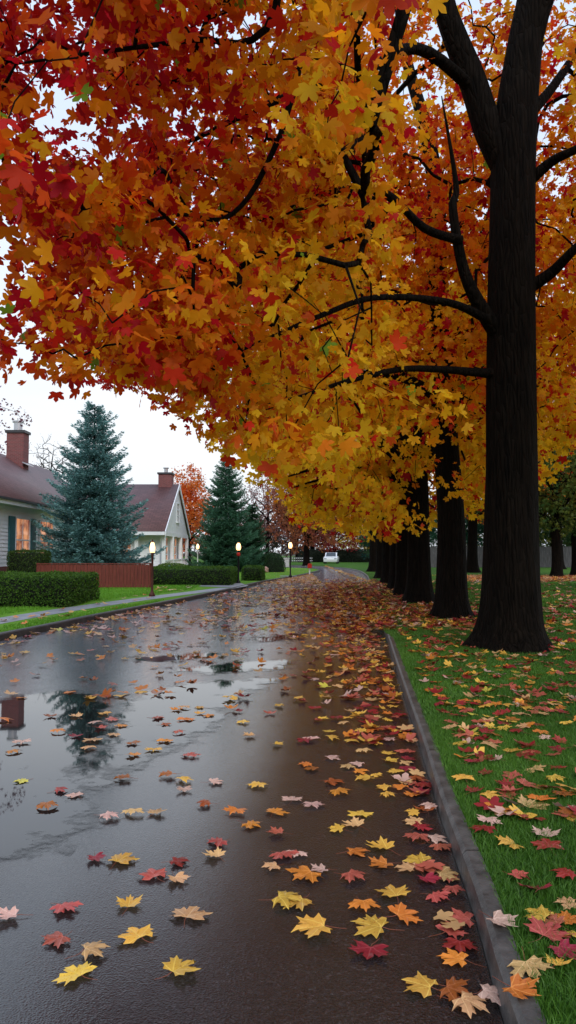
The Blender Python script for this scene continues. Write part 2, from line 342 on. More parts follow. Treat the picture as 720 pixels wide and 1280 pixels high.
# ------------------------------------------------------------------ ground, road, kerbs
def pth(lst, z=0.0): return [P(a, b, z) for a, b in lst]
right = [Vector((.1, -14, 0)), Vector((.42, -3, 0)), Vector((.6, 1.2, 0))] + pth([(627, 1280), (600, 1170), (577, 1100), (547, 1015), (527, 940), (505, 873), (490, 822), (480, 788), (471, 760), (463, 738), (460, 726), (457, 720), (448, 714.5), (430, 711), (400, 709), (350, 707.6)]) + [Vector((-70, 98, 0))]
left = [Vector((-6.4, -14, 0)), Vector((-6.1, -3, 0)), Vector((-5.9, 2, 0)), Vector((-5.75, 5, 0)), Vector((-5.6, 8, 0))] + pth([(-60, 818), (0, 801), (60, 789), (120, 775), (180, 763), (240, 750), (300, 737), (328, 729), (368, 722.5), (390, 717.5), (401, 714.3), (398, 712.6), (380, 711.4), (340, 710.3)]) + [Vector((-70, 76, 0))]
def resample(pts, n):
    d = [0]
    for a, b in zip(pts, pts[1:]): d.append(d[-1] + (b - a).length)
    out = []; j = 0
    for i in range(n):
        s = d[-1] * i / (n - 1)
        while j < len(d) - 2 and d[j + 1] < s: j += 1
        t = (s - d[j]) / max(1e-9, d[j + 1] - d[j]); out.append(pts[j].lerp(pts[j + 1], min(1, max(0, t))))
    return out
def smooth(pts, it=2):
    for _ in range(it):
        q = [pts[0]]
        for a, b in zip(pts, pts[1:]): q += [a.lerp(b, .25), a.lerp(b, .75)]
        pts = q + [pts[-1]]
    return pts
RP, LP = smooth(right), smooth(left)
def offset(pts, d, z):
    out = []
    for i, p in enumerate(pts):
        t = (pts[min(i + 1, len(pts) - 1)] - pts[max(i - 1, 0)]); t.z = 0; t.normalize()
        out.append(Vector((p.x + t.y * d, p.y - t.x * d, z)))       # +d = to the right of travel
    return out
def strip(name, A, B, m, kind='structure', label=None):
    mb = MB(); va = [mb.bm.verts.new(p) for p in A]; vb = [mb.bm.verts.new(p) for p in B]
    for i in range(len(A) - 1): mb.bm.faces.new((va[i], vb[i], vb[i + 1], va[i + 1]))
    for f in mb.bm.faces: f.normal_update()
    o = mb.build(name, m); o['kind'] = kind
    return o
tag(MB().poly([(-600, -200, -.06), (600, -200, -.06), (600, 900, -.06), (-600, 900, -.06)]).build('ground', M['soil']), kind='structure')
NR = 140
RR, LR = resample(RP, NR), resample(LP, NR)
# road sheet as one polygon between the two kerb lines
def polysheet(name, pts, m, z):
    mb = MB(); f = mb.bm.faces.new([mb.bm.verts.new((p.x, p.y, z)) for p in pts]); bmesh.ops.triangulate(mb.bm, faces=[f])
    for f in mb.bm.faces:
        f.normal_update()
        if f.normal.z < 0: f.normal_flip()
    me = bpy.data.meshes.new(name); mb.bm.to_mesh(me); mb.bm.free(); me.materials.append(m); o = link(name, me); o['kind'] = 'structure'; return o
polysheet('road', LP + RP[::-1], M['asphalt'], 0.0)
LZ = 0.10
kr = offset(RP, .085, 0); kl = offset(LP, -.135, 0)
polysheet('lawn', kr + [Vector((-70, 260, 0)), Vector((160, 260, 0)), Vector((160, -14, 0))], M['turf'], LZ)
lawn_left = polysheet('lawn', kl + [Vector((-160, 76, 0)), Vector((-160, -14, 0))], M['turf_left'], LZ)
def kerb(name, pts, w_, m, h=.125):
    A = offset(pts, 0, -.03); B = offset(pts, math.copysign(.012, w_), h - .02); C = offset(pts, math.copysign(.03, w_), h); D = offset(pts, w_, h); E = offset(pts, w_, LZ - .05)
    mb = MB(); rows = [[mb.bm.verts.new(p) for p in r] for r in (A, B, C, D, E)]
    for a, b in zip(rows, rows[1:]):
        for i in range(len(a) - 1): mb.bm.faces.new((a[i], b[i], b[i + 1], a[i + 1]))
    return tag(mb.build(name, m), kind='structure')
kerb('kerb', RP, .09, M['kerb'], .118); kerb('kerb', LP, -.14, M['kerb_l'], .12)
sw = smooth([Vector((-10, -14, 0)), Vector((-9.6, 4, 0))] + pth([(-150, 805), (0, 775.5), (100, 759.5), (190, 747), (250, 739.5), (285, 735)], LZ))
strip('sidewalk', offset(sw, -.36, LZ + .004), offset(sw, .36, LZ + .004), M['walk'])
polysheet('driveway', [P(235, 732.5, LZ), P(296, 735, LZ), P(311, 732.5, LZ), P(300, 728.5, LZ), P(262, 727, LZ)], M['walk'], LZ + .008)

def joints(m, step):
    t = m.node_tree; b = t.nodes['Principled BSDF']; l = t.links.new; g = nd(t, 'ShaderNodeNewGeometry'); sx = nd(t, 'ShaderNodeSeparateXYZ'); l(g.outputs['Position'], sx.inputs[0])
    d = nd(t, 'ShaderNodeMath', operation='DIVIDE'); d.inputs[1].default_value = step; l(sx.outputs['Y'], d.inputs[0]); f = nd(t, 'ShaderNodeMath', operation='FRACT'); l(d.outputs[0], f.inputs[0])
    c = nd(t, 'ShaderNodeMath', operation='GREATER_THAN'); c.inputs[1].default_value = .011 / step; l(f.outputs[0], c.inputs[0])
    mr = nd(t, 'ShaderNodeMapRange'); mr.inputs[3].default_value = .12; l(c.outputs[0], mr.inputs[0])
    src = b.inputs['Base Color'].links[0].from_socket; v = nd(t, 'ShaderNodeVectorMath', operation='SCALE'); l(src, v.inputs[0]); l(mr.outputs[0], v.inputs['Scale']); l(v.outputs[0], b.inputs['Base Color'])
joints(M['kerb'], 1.8); joints(M['walk'], 1.5)
# ------------------------------------------------------------------ puddles
def seg_sd(X, Y, q):
    """signed distance (inside > 0) of a grid to a closed outline"""
    d = np.full(X.shape, 1e9); ins = np.zeros(X.shape, bool)
    for a, b in zip(q, q[1:] + q[:1]):
        ex, ey = b.x - a.x, b.y - a.y; t = np.clip(((X - a.x) * ex + (Y - a.y) * ey) / (ex * ex + ey * ey + 1e-12), 0, 1)
        d = np.minimum(d, np.hypot(X - a.x - t * ex, Y - a.y - t * ey))
        ins ^= ((a.y > Y) != (b.y > Y)) & (X < (b.x - a.x) * (Y - a.y) / (b.y - a.y + 1e-12) + a.x)
    return np.where(ins, d, -d)
def puddle(polys, step=.06, soft=.30):
    qs = []
    for poly in polys:
        pts = [P(a, b, 0) for a, b in poly]; qs.append(smooth(pts + [pts[0]], 3)[:-1])
    allp = [p for q in qs for p in q]
    gx = np.arange(min(p.x for p in allp), max(p.x for p in allp) + step, step); gy = np.arange(min(p.y for p in allp), max(p.y for p in allp) + step, step)
    X, Y = np.meshgrid(gx, gy, indexing='ij'); sd = np.max([seg_sd(X, Y, q) for q in qs], 0)
    nx, ny = X.shape; idx = np.arange(nx * ny).reshape(nx, ny)
    F = np.stack([idx[:-1, :-1], idx[1:, :-1], idx[1:, 1:], idx[:-1, 1:]], -1).reshape(-1, 4)
    F = F[(sd.ravel()[F] > 0).any(1)]; used = np.unique(F); mp_ = -np.ones(nx * ny, int); mp_[used] = np.arange(len(used)); F = mp_[F]
    V = np.stack([X.ravel(), Y.ravel(), np.full(nx * ny, .004)], 1)[used]; c = np.clip(sd.ravel()[used] / soft, 0, 1) * .75
    return tag(link('puddle', np_mesh('puddle', V, F, M['puddle'], cols=np.repeat(c[:, None], 3, 1))), kind='structure')
puddle([[(-120, 905), (0, 870), (70, 862), (120, 862), (150, 880), (150, 915), (120, 950), (128, 985), (150, 1020), (110, 1052), (50, 1080), (-40, 1098), (-120, 1090)],
        [(90, 975), (118, 930), (140, 880), (190, 856), (270, 850), (350, 845), (348, 858), (300, 878), (285, 905), (255, 932), (205, 945), (150, 985), (110, 1005)]])
puddle([[(195, 836), (290, 826), (385, 822), (380, 833), (330, 842), (230, 846)], [(150, 822), (230, 816), (300, 814), (260, 826), (180, 830)]], .08, .4)
puddle([[(290, 800), (345, 792), (392, 790), (385, 800), (330, 806)]], .1, .5)

# ------------------------------------------------------------------ leaves (maple outline)
HALF = [(0, 1.0), (.075, .80), (.20, .76), (.19, .60), (.18, .47), (.31, .56), (.37, .70), (.46, .60), (.72, .68), (.60, .47), (.70, .36), (.54, .29), (.45, .21), (.53, .12), (.67, .00), (.44, -.03), (.36, -.15), (.17, -.06), (.03, .0)]
H2 = [(0, 1.0), (.22, .76), (.19, .50), (.42, .68), (.72, .66), (.68, .38), (.47, .22), (.66, .01), (.32, -.12), (0, 0)]
H3 = [(0, 1.0), (.16, .44), (.7, .64), (.38, .2), (.58, -.02), (0, 0)]
def outline(h):
    r = list(h); l_ = [(-x, y) for x, y in h[::-1] if x > 0]
    return np.array(r + l_)
def fan_template(h, rings=0):
    o = outline(h); c = np.array([0, .3]); n = len(o)
    lay = [c[None]]
    for k in range(rings): f = (k + 1) / (rings + 1); lay.append(c + (o - c) * f)
    lay.append(o); V = np.concatenate(lay); F = [(0, 1 + i, 1 + (i + 1) % n) for i in range(n)]
    for k in range(rings):
        a, b = 1 + k * n, 1 + (k + 1) * n
        for i in range(n): j = (i + 1) % n; F += [(a + i, b + i, b + j), (a + i, b + j, a + j)]
    return V, np.array(F)
T1, T2, T3 = fan_template(HALF, 1), fan_template(H2), fan_template(H3)
def rand_dirs(n, r=rng):
    v = r.normal(size=(n, 3)); return v / np.linalg.norm(v, axis=1)[:, None]
def leaf_cloud(pos, tip, nor, size, cols, tmpl, cup, r=rng):
    """pos leaf base; tip direction; nor normal; returns V,F,C"""
    t2, F = tmpl; n = len(pos); k = len(t2)
    tip = tip / np.linalg.norm(tip, axis=1)[:, None]
    side = np.cross(tip, nor); side /= np.linalg.norm(side, axis=1)[:, None] + 1e-9
    nn = np.cross(side, tip)
    x, y = t2[:, 0], t2[:, 1]
    zz = cup[:, None] * (x ** 2 * .9 + (y - .3) ** 2 * .5)[None] + r.normal(0, .035, (n, k)) * (np.hypot(x, y - .3) > .4)[None]
    V = pos[:, None] + size[:, None, None] * (side[:, None] * x[None, :, None] + tip[:, None] * y[None, :, None] + nn[:, None] * zz[:, :, None])
    Fa = (F[None] + (np.arange(n) * k)[:, None, None]).reshape(-1, 3)
    return V.reshape(-1, 3), Fa, np.repeat(cols, k, 0)

CR, RD, OR, OC, YL, GR = map(np.array, ((.52, .008, .020), (.72, .035, .012), (.84, .18, .010), (.88, .38, .010), (.95, .60, .02), (.22, .40, .03)))
def ramp(t, stops):
    xs = [s[0] for s in stops]; return np.stack([np.interp(t, xs, [s[1][i] for s in stops]) for i in range(3)], 1)
FALL = [(0, CR), (.22, RD), (.42, OR), (.68, OC), (1, YL)]
def field(p, s, ph=0):
    x, y, z = p[:, 0] * s, p[:, 1] * s, p[:, 2] * s
    return (np.sin(x * 1.7 + ph + 1.3 * np.sin(y * 1.1 + ph)) + np.sin(y * 1.9 + 2 * ph + 1.2 * np.sin(z * 1.3)) + np.sin(z * 2.1 - ph + 1.1 * np.sin(x * 1.5))) / 3

def tube_np(segs, n=5):
    """segs: list of (p0,p1,r0,r1) arrays -> open prisms"""
    p0 = np.array([s[0] for s in segs]); p1 = np.array([s[1] for s in segs]); r0 = np.array([s[2] for s in segs]); r1 = np.array([s[3] for s in segs])
    d = p1 - p0; d /= np.linalg.norm(d, axis=1)[:, None] + 1e-9
    up = np.where(np.abs(d[:, 2:3]) > .9, np.array([[1., 0, 0]]), np.array([[0, 0, 1.]]))
    a = np.cross(d, up); a /= np.linalg.norm(a, axis=1)[:, None]; b = np.cross(d, a)
    th = np.arange(n) * 2 * math.pi / n
    ring = a[:, None] * np.cos(th)[None, :, None] + b[:, None] * np.sin(th)[None, :, None]
    V = np.concatenate([p0[:, None] + ring * r0[:, None, None], p1[:, None] + ring * r1[:, None, None]], 1)
    i = np.arange(n); j = (i + 1) % n
    F = np.stack([i, j, n + j, n + i], 1)
    F = (F[None] + (np.arange(len(segs)) * 2 * n)[:, None, None]).reshape(-1, 4)
    return V.reshape(-1, 3), F
def limb_mesh(name, pts, radii, m, parent, n=12, flare=0, seed=0, sub=4):
    """one smooth tapering tube along pts (Catmull-Rom), flared with roots at its foot when flare > 0"""
    r_ = random.Random(seed)
    P_ = [Vector(p) for p in pts]; Q = []; R_ = []
    for i in range(len(P_) - 1):
        a, b, c, d = P_[max(i - 1, 0)], P_[i], P_[i + 1], P_[min(i + 2, len(P_) - 1)]
        for k in range(sub):
            t = k / sub
            Q.append(.5 * ((2 * b) + (c - a) * t + (2 * a - 5 * b + 4 * c - d) * t * t + (3 * b - a - 3 * c + d) * t ** 3)); R_.append(radii[i] + (radii[i + 1] - radii[i]) * t)
    Q.append(P_[-1]); R_.append(radii[-1])
    V = []; ph = [r_.uniform(0, 6.28) for _ in range(5)]
    u = None
    for i, q in enumerate(Q):
        d = (Q[min(i + 1, len(Q) - 1)] - Q[max(i - 1, 0)]).normalized()
        if u is None: u = Vector((1, 0, 0)) if abs(d.z) > .7 else Vector((0, 0, 1)).cross(d)
        u = (u - d * u.dot(d)).normalized(); v = d.cross(u)
        for k in range(n):
            th = 2 * math.pi * k / n; rr = R_[i] * (1 + .035 * math.sin(3 * th + ph[0] + q.z * 1.1) + .025 * math.sin(7 * th + ph[1] + q.z * .8))
            if flare:
                h = max(0, q.z - Q[0].z); fl = math.exp(-h / .22) * .42 + math.exp(-h / .9) * .14
                rr *= 1 + flare * fl * (.75 + .5 * max(0, math.sin(5 * th + ph[2])) + .25 * math.sin(3 * th + ph[3]))
            V.append(q + (u * math.cos(th) + v * math.sin(th)) * rr)
    F = []
    for i in range(len(Q) - 1):
        for k in range(n):
            j = (k + 1) % n; F.append((i * n + k, i * n + j, (i + 1) * n + j, (i + 1) * n + k))
    return link(name, np_mesh(name, [tuple(v) for v in V], F, m, smooth=True), parent), Q, R_

def grow(nodes, noder, root, clusters, seed=0, r_tip=.006, expo=.46):
    """join every clump to the nearest wood already there; returns prisms"""
    r_ = np.random.default_rng(seed)
    pos = [np.array(p) for p in nodes]; par = [-1] * len(pos); fixed = len(pos)
    dist = np.linalg.norm(clusters - root, axis=1); order = np.argsort(dist)
    N = np.array(pos); leafs = []
    allp = np.zeros((len(pos) + len(clusters) * 3, 3)); allp[:len(pos)] = N; cnt = len(pos)
    for i in order:
        c = clusters[i]; dd = np.linalg.norm(allp[:cnt] - c, axis=1)
        dr = np.linalg.norm(allp[:cnt] - root, axis=1)
        dd = dd + np.where(dr > dist[i] + .2, 1.5, 0); j = int(np.argmin(dd)); a = allp[j].copy()
        L_ = np.linalg.norm(c - a); mids = []
        k = 2 if L_ > .8 else 1
        prev = j
        for q in range(1, k + 1):
            t = q / (k + 1); m_ = a + (c - a) * t + r_.normal(0, .06 * L_, 3) + np.array([0, 0, .10 * L_ * math.sin(math.pi * t)])
            allp[cnt] = m_; par.append(prev); prev = cnt; cnt += 1
        allp[cnt] = c; par.append(prev); leafs.append(cnt); cnt += 1
    wt = np.zeros(cnt)
    wt[leafs] = 1
    for i in range(cnt - 1, fixed - 1, -1):
        if par[i] >= 0: wt[par[i]] += wt[i]
    rad = r_tip * np.maximum(wt, 1) ** expo
    segs = []
    for i in range(fixed, cnt):
        p = par[i]; rp = rad[p] if p >= fixed else min(rad[i] * 1.25, noder[p])
        segs.append((allp[p], allp[i], min(rp, rad[i] * 1.7), rad[i]))
    return segs

ENV_X = [-4000, -60, 0, 30, 60, 130, 180, 240, 300, 345, 400, 450, 500, 560, 600, 690, 720, 5000]
ENV_Y = [380, 380, 372, 405, 478, 492, 520, 548, 590, 615, 672, 700, 700, 640, 640, 590, 590, 590]
GAPS = [(72, 118, 20), (112, 128, 16), (55, 195, 12), (118, 180, 12), (12, 285, 20), (160, 150, 16), (232, 150, 14), (238, 245, 12), (690, 222, 12), (700, 182, 10), (695, 362, 14), (10, 40, 14), (305, 65, 12), (150, 355, 20), (190, 300, 10), (20, 330, 24), (580, 55, 14)]
def crown_clusters(n, c, r, seed, zmin=None, shell=.45, allow=None, flatness=1.0):
    r_ = np.random.default_rng(seed); out = np.zeros((0, 3))
    while len(out) < n:
        m_ = n * 3; d = rand_dirs(m_, r_); rr = shell + (1 - shell) * r_.random(m_) ** .6
        q = np.array(c) + d * rr[:, None] * np.array(r) * (1 + .16 * np.sin(3.1 * d[:, :1] * 3 + seed) * np.cos(4 * d[:, 2:3] + seed) + r_.normal(0, .05, (m_, 1)))
        if zmin is not None: q = q[q[:, 2] > zmin + .35 * np.sin(q[:, 0] * 2.1) + .25 * np.sin(q[:, 1] * 1.7)]
        if allow is not None: q = q[allow(q, r_)]
        out = np.concatenate([out, q])
        if len(q) == 0: break
    return out[:n]
def leaves_for(cl, per, spread, size, tmpl, colfn, seed, droop=.5, outc=None):
    r_ = np.random.default_rng(seed); n = len(cl) * per
    base = np.repeat(cl, per, 0); off = rand_dirs(n, r_) * (r_.random(n) ** .5)[:, None] * spread * np.array([1, 1, .7])
    pos = base + off
    tip = off / spread + rand_dirs(n, r_) * .8 + np.array([0, 0, -droop * 1.3])
    nor = rand_dirs(n, r_) * .9 + np.array([0, 0, .45]); 
    s = size * r_.uniform(.45, 1.25, n)
    cols = colfn(pos, base, r_)
    return leaf_cloud(pos, tip, nor, s, cols, tmpl, r_.uniform(-.95, .5, n), r_), pos
def fallcols(bias=0.5, spread=.35, s=.35, ph=0.0, fn=None, green=.004):
    def f(pos, base, r_):
        t = bias + spread * field(base, s, ph) + r_.normal(0, .13, len(pos))
        t = t + .15 * np.sin(base @ np.array([173.1, 91.7, 237.3]))
        hot = r_.random(len(pos)); t = np.where(hot < .13, r_.uniform(0, .25, len(pos)), t)
        if fn is not None: t = t + fn(base)
        c = ramp(np.clip(t, 0, 1), FALL) * r_.uniform(.75, 1.1, (len(pos), 1))
        g = r_.random(len(pos)) < green; c[g] = GR
        return c
    return f

def make_tree(name, label, cat, group, base, trunk, tr, limbs, cl, leafspec, seed, flare=1, barkm=None, tn=20, nodez=2.2):
    """trunk/limb: lists of points and radii.  returns root"""
    root = empty(name, base); tag(root, label, cat, group)
    bm_ = barkm or M['bark']
    _, Q, R_ = limb_mesh('trunk', trunk, tr, bm_, root, n=tn, flare=flare, seed=seed, sub=6)
    nodes = []; nr = []
    for q, r in list(zip(Q, R_)):
        if q.z > base[2] + nodez: nodes.append(tuple(q)); nr.append(r * .6)
    for pts, rad in limbs:
        o, q2, r2 = limb_mesh('limb', pts, rad, bm_, root, n=9, seed=seed + 1, sub=5)
        for q, r in zip(q2[2:], r2[2:]): nodes.append(tuple(q)); nr.append(r)
    if len(nodes) == 0: nodes = [tuple(trunk[-1])]; nr = [tr[-1]]
    per, spread, size, tmpl, colfn, lm, rtip = leafspec
    segs = grow(nodes, nr, np.array(trunk[len(trunk) // 2]), cl, seed, r_tip=rtip)
    V, F = tube_np(segs, 5); link('branches', np_mesh('branches', V, F, bm_, smooth=True), root)
    (V, F, C_), _ = leaves_for(cl, per, spread, size, tmpl, colfn, seed)
    link('crown', np_mesh('crown', V, F, lm, cols=C_), root)
    return root

# --- the maple row ------------------------------------------------
LIMBLINES = [([(607, 465), (500, 462), (430, 478), (300, 505)], 9), ([(600, 395), (470, 372), (400, 395), (215, 472)], 9), ([(575, 300), (480, 240), (345, 266), (160, 284)], 6.4), ([(590, 110), (440, 100), (230, 180)], 8), ([(333, 36), (240, 50), (120, 66)], 5.8), ([(600, 395), (566, 262), (552, 120)], 10), ([(547, 430), (545, 240), (532, 160), (505, 60)], 15)]
def limb_hit(px, py):
    best = np.full(len(px), 1e9); dep = np.zeros(len(px))
    for pts, d in LIMBLINES:
        for (ax, ay), (bx, by) in zip(pts, pts[1:]):
            t = np.clip(((px - ax) * (bx - ax) + (py - ay) * (by - ay)) / ((bx - ax) ** 2 + (by - ay) ** 2), 0, 1)
            e = np.hypot(px - ax - t * (bx - ax), py - ay - t * (by - ay)); k = e < best; best[k] = e[k]; dep[k] = d
    return best, dep
def allow_near(q, r_, xmax=1e9, keepright=760):
    px, py, f = proj(q); env = np.interp(px, ENV_X, ENV_Y)
    ok = (f > 3.4) & (py + 0.42 / f * FPX < env + r_.normal(0, 6, len(q)))
    ok |= (q[:, 1] < -1)
    ok &= ~((px > xmax) & (px < keepright) & (f > 0.5) & (q[:, 1] > 0))
    lh, ld = limb_hit(px, py)
    if len(q) > 1: ok &= ~((lh < .26 / f * FPX) & (f < ld + .2) & (r_.random(len(q)) < .85))
    for gx, gy, gr in GAPS:
        hit = np.hypot(px - gx, py - gy) < gr + .25 / f * FPX * .5
        ok &= ~(hit & (r_.random(len(q)) < .93))
    ok &= np.linalg.norm(q - np.array([0, 0, 1.5]), axis=1) > 3.3
    return ok
GRP = 'maple trees in the row beside the kerb'
def redleft(b):        # redder on the side over the road and higher up
    return np.clip(-(b[:, 0] + .3) * .19, -.08, .46) * -1 - np.clip((b[:, 2] - 3.8) * .085, -.08, .30)

# the maple standing just right of the frame: its boughs hang over the road near the camera
b0 = Vector((3.9, 5.4, LZ))
tr0 = [b0, b0 + Vector((0, 0, 1.2)), b0 + Vector((.05, 0, 3)), b0 + Vector((-.1, .1, 5)), b0 + Vector((0, .2, 7.5)), b0 + Vector((.2, .1, 10))]
L0 = [([b0 + Vector((0, 0, 7.6)), at(430, -160, 6.0), at(333, 36, 6.2), at(240, 50, 6.0), at(120, 66, 5.6), at(20, 80, 5.2)], [.08, .05, .03, .022, .015, .008]),
      ([b0 + Vector((0, 0, 8.0)), at(470, -140, 7.0), at(350, 170, 7.0), at(290, 268, 6.8), at(225, 268, 6.4), at(160, 284, 6.0)], [.08, .05, .028, .022, .016, .008]),
      ([b0 + Vector((0, 0, 6)), Vector((1.5, 5, 7.6)), Vector((-1.5, 4.8, 7.8)), Vector((-3.6, 5, 7.2))], [.12, .09, .06, .02])]
c0 = crown_clusters(430, (1.3, 6.2, 5.6), (5.6, 3.6, 3.4), 11, 2.2, .2, lambda q, r: allow_near(q, r, 470, 830) & ((proj(q)[0] < 470) | (q[:, 2] > 7.6)))
def by_view(n, seed, x0, x1, d0, d1, y0=-90):
    r_ = np.random.default_rng(seed); out = []
    while len(out) < n:
        px = r_.uniform(x0, x1); e = np.interp(px, ENV_X, ENV_Y); py = y0 + (e - y0) * r_.random() ** .75; d = r_.uniform(d0, d1)
        q = np.array(at(px, py, d))
        if allow_near(q[None], r_)[0]: out.append(q)
    return np.array(out)
c0 = np.concatenate([c0, by_view(80, 5, -60, 250, 4.6, 8.0), by_view(70, 6, 60, 360, 6.0, 9.5, 330), np.array([at(95, 448, 5.3), at(66, 442, 5.6), at(10, 428, 5.4), at(-30, 420, 5.4)])])
make_tree('maple_tree', 'maple outside the right edge, its red and orange boughs hanging nearest over the road', 'tree', GRP, b0, tr0, [.36, .33, .3, .24, .17, .06], L0, c0,
          (32, .42, .100, T2, fallcols(.68, .20, .9, .4, redleft, .006), M['leaf'], .0042), 21, nodez=7.6)

b1 = P(640, 812, LZ)
Y1 = b1.y
t1 = [b1, at(640, 760, Y1), at(638, 640, Y1), at(639, 450, Y1), at(641, 300, Y1), at(643, 165, Y1), at(655, 60, Y1), at(668, -20, Y1), at(680, -160, Y1 + .2), at(690, -320, Y1 + .4)]
r1 = [.40, .39, .37, .345, .33, .32, .26, .22, .14, .04]
L1 = [([at(638, 215, Y1), at(612, 165, Y1), at(590, 100, Y1), at(568, 45, Y1 - .1), at(554, 0, Y1 - .2), at(530, -120, Y1 - .4)], [.24, .22, .20, .175, .16, .05]),
      ([at(628, 425, Y1), at(605, 392, Y1 - .2), at(580, 340, Y1 - .4), at(566, 262, Y1 - .5), at(570, 230, Y1 - .5), at(552, 120, Y1 - .7)], [.14, .11, .08, .06, .04, .008]),
      ([at(632, 468, Y1), at(600, 466, Y1 - .2), at(552, 462, Y1 - .6), at(500, 462, Y1 - 1.2), at(430, 478, Y1 - 2.0), at(360, 500, Y1 - 2.6), at(300, 505, Y1 - 3.0)], [.10, .065, .05, .04, .03, .02, .01]),
      ([at(610, 400, Y1 - .2), at(560, 378, Y1 - .9), at(470, 372, Y1 - 1.6), at(400, 395, Y1 - 2.4), at(320, 430, Y1 - 3), at(215, 472, Y1 - 3.4)], [.07, .05, .038, .03, .02, .01]),
      ([at(575, 300, Y1 - .5), at(530, 285, Y1 - 1), at(480, 240, Y1 - 1.8), at(420, 238, Y1 - 2.4), at(345, 268, Y1 - 3)], [.07, .055, .045, .035, .012]),
      ([at(590, 110, Y1), at(520, 60, Y1 - .8), at(440, 100, Y1 - 1.6), at(360, 120, Y1 - 2.5), at(230, 180, Y1 - 3.2)], [.10, .08, .06, .045, .015]),
      ([at(660, 360, Y1), at(690, 340, Y1 - .2), at(722, 308, Y1 - .5), at(780, 260, Y1 - .9)], [.10, .08, .06, .03]),
      ([at(660, 228, Y1), at(690, 202, Y1 - .2), at(722, 186, Y1 - .6), at(790, 150, Y1 - 1)], [.09, .07, .055, .03]),
      ([at(660, 145, Y1), at(690, 110, Y1 + .2), at(722, 62, Y1 + .5), at(770, -20, Y1 + .8)], [.09, .07, .055, .03]),
      ([at(655, 80, Y1), at(672, 20, Y1 - .1), at(684, -20, Y1 - .2), at(700, -140, Y1 - .5)], [.2, .17, .15, .04])]
def allow1(q, r_):
    px, py, f = proj(q)
    ok = allow_near(q, r_)
    ok &= ~((px > 560) & (px < 735) & (f < Y1 + .9))
    ok &= ~((px > 480) & (px <= 560) & (f < Y1 + .3) & (r_.random(len(q)) < .8))
    ok &= ~((px > 500) & (px < 600) & (py > 515)) | (q[:, 1] < 0)
    return ok
c1 = crown_clusters(560, (2.2, 11.6, 6.9), (6.2, 4.6, 4.9), 12, 2.4, .25, allow1)
c1 = np.concatenate([c1, by_view(80, 8, 500, 745, 12.6, 16), by_view(45, 9, -60, 300, 8.5, 12.5, -160), by_view(40, 10, 660, 760, 12.4, 14)])
make_tree('maple_tree', 'nearest full maple trunk, thick black bark forking overhead, on the lawn right of the kerb', 'tree', GRP, b1, t1, r1, L1, c1,
          (38, .48, .112, T2, fallcols(.80, .20, .7, 1.9, redleft, .004), M['leaf'], .0045), 22, tn=28)

b2 = P(566, 773, LZ); Y2 = b2.y
t2 = [b2, at(565, 730, Y2), at(563, 640, Y2), at(556, 540, Y2), at(553, 430, Y2), at(546, 340, Y2), at(545, 240, Y2), at(532, 160, Y2), at(505, 60, Y2), at(490, -60, Y2)]
L2 = [([at(553, 450, Y2), at(575, 420, Y2), at(600, 330, Y2), at(615, 250, Y2)], [.16, .14, .1, .05]),
      ([at(550, 540, Y2), at(578, 480, Y2), at(590, 440, Y2)], [.2, .14, .08]),
      ([at(546, 310, Y2), at(500, 280, Y2 - .5), at(460, 250, Y2 - 1)], [.12, .1, .05]),
      ([at(550, 380, Y2), at(500, 370, Y2 - 1), at(430, 350, Y2 - 2), at(380, 370, Y2 - 3)], [.12, .09, .06, .02]),
      ([at(552, 500, Y2), at(500, 470, Y2 - 1), at(440, 470, Y2 - 2), at(380, 500, Y2 - 3)], [.13, .1, .06, .02])]
c2 = crown_clusters(400, (3.0, 17.4, 7.4), (5.6, 4.2, 5.2), 13, 2.9, .3, lambda q, r: allow_near(q, r) & ~((proj(q)[0] > 535) & (proj(q)[0] < 590) & (proj(q)[2] < Y2 + .5) & (proj(q)[1] > 420)) & ~((proj(q)[0] > 490) & (proj(q)[0] < 600) & (proj(q)[1] > 520)))
make_tree('maple_tree', 'second maple in the row, its base just left of and behind the thick nearest trunk', 'tree', GRP, b2, t2, [.31, .30, .28, .265, .25, .22, .19, .15, .11, .04], L2, c2,
          (32, .55, .145, T2, fallcols(.84, .16, .6, 3.1, redleft, .002), M['leaf'], .006), 23, tn=22)

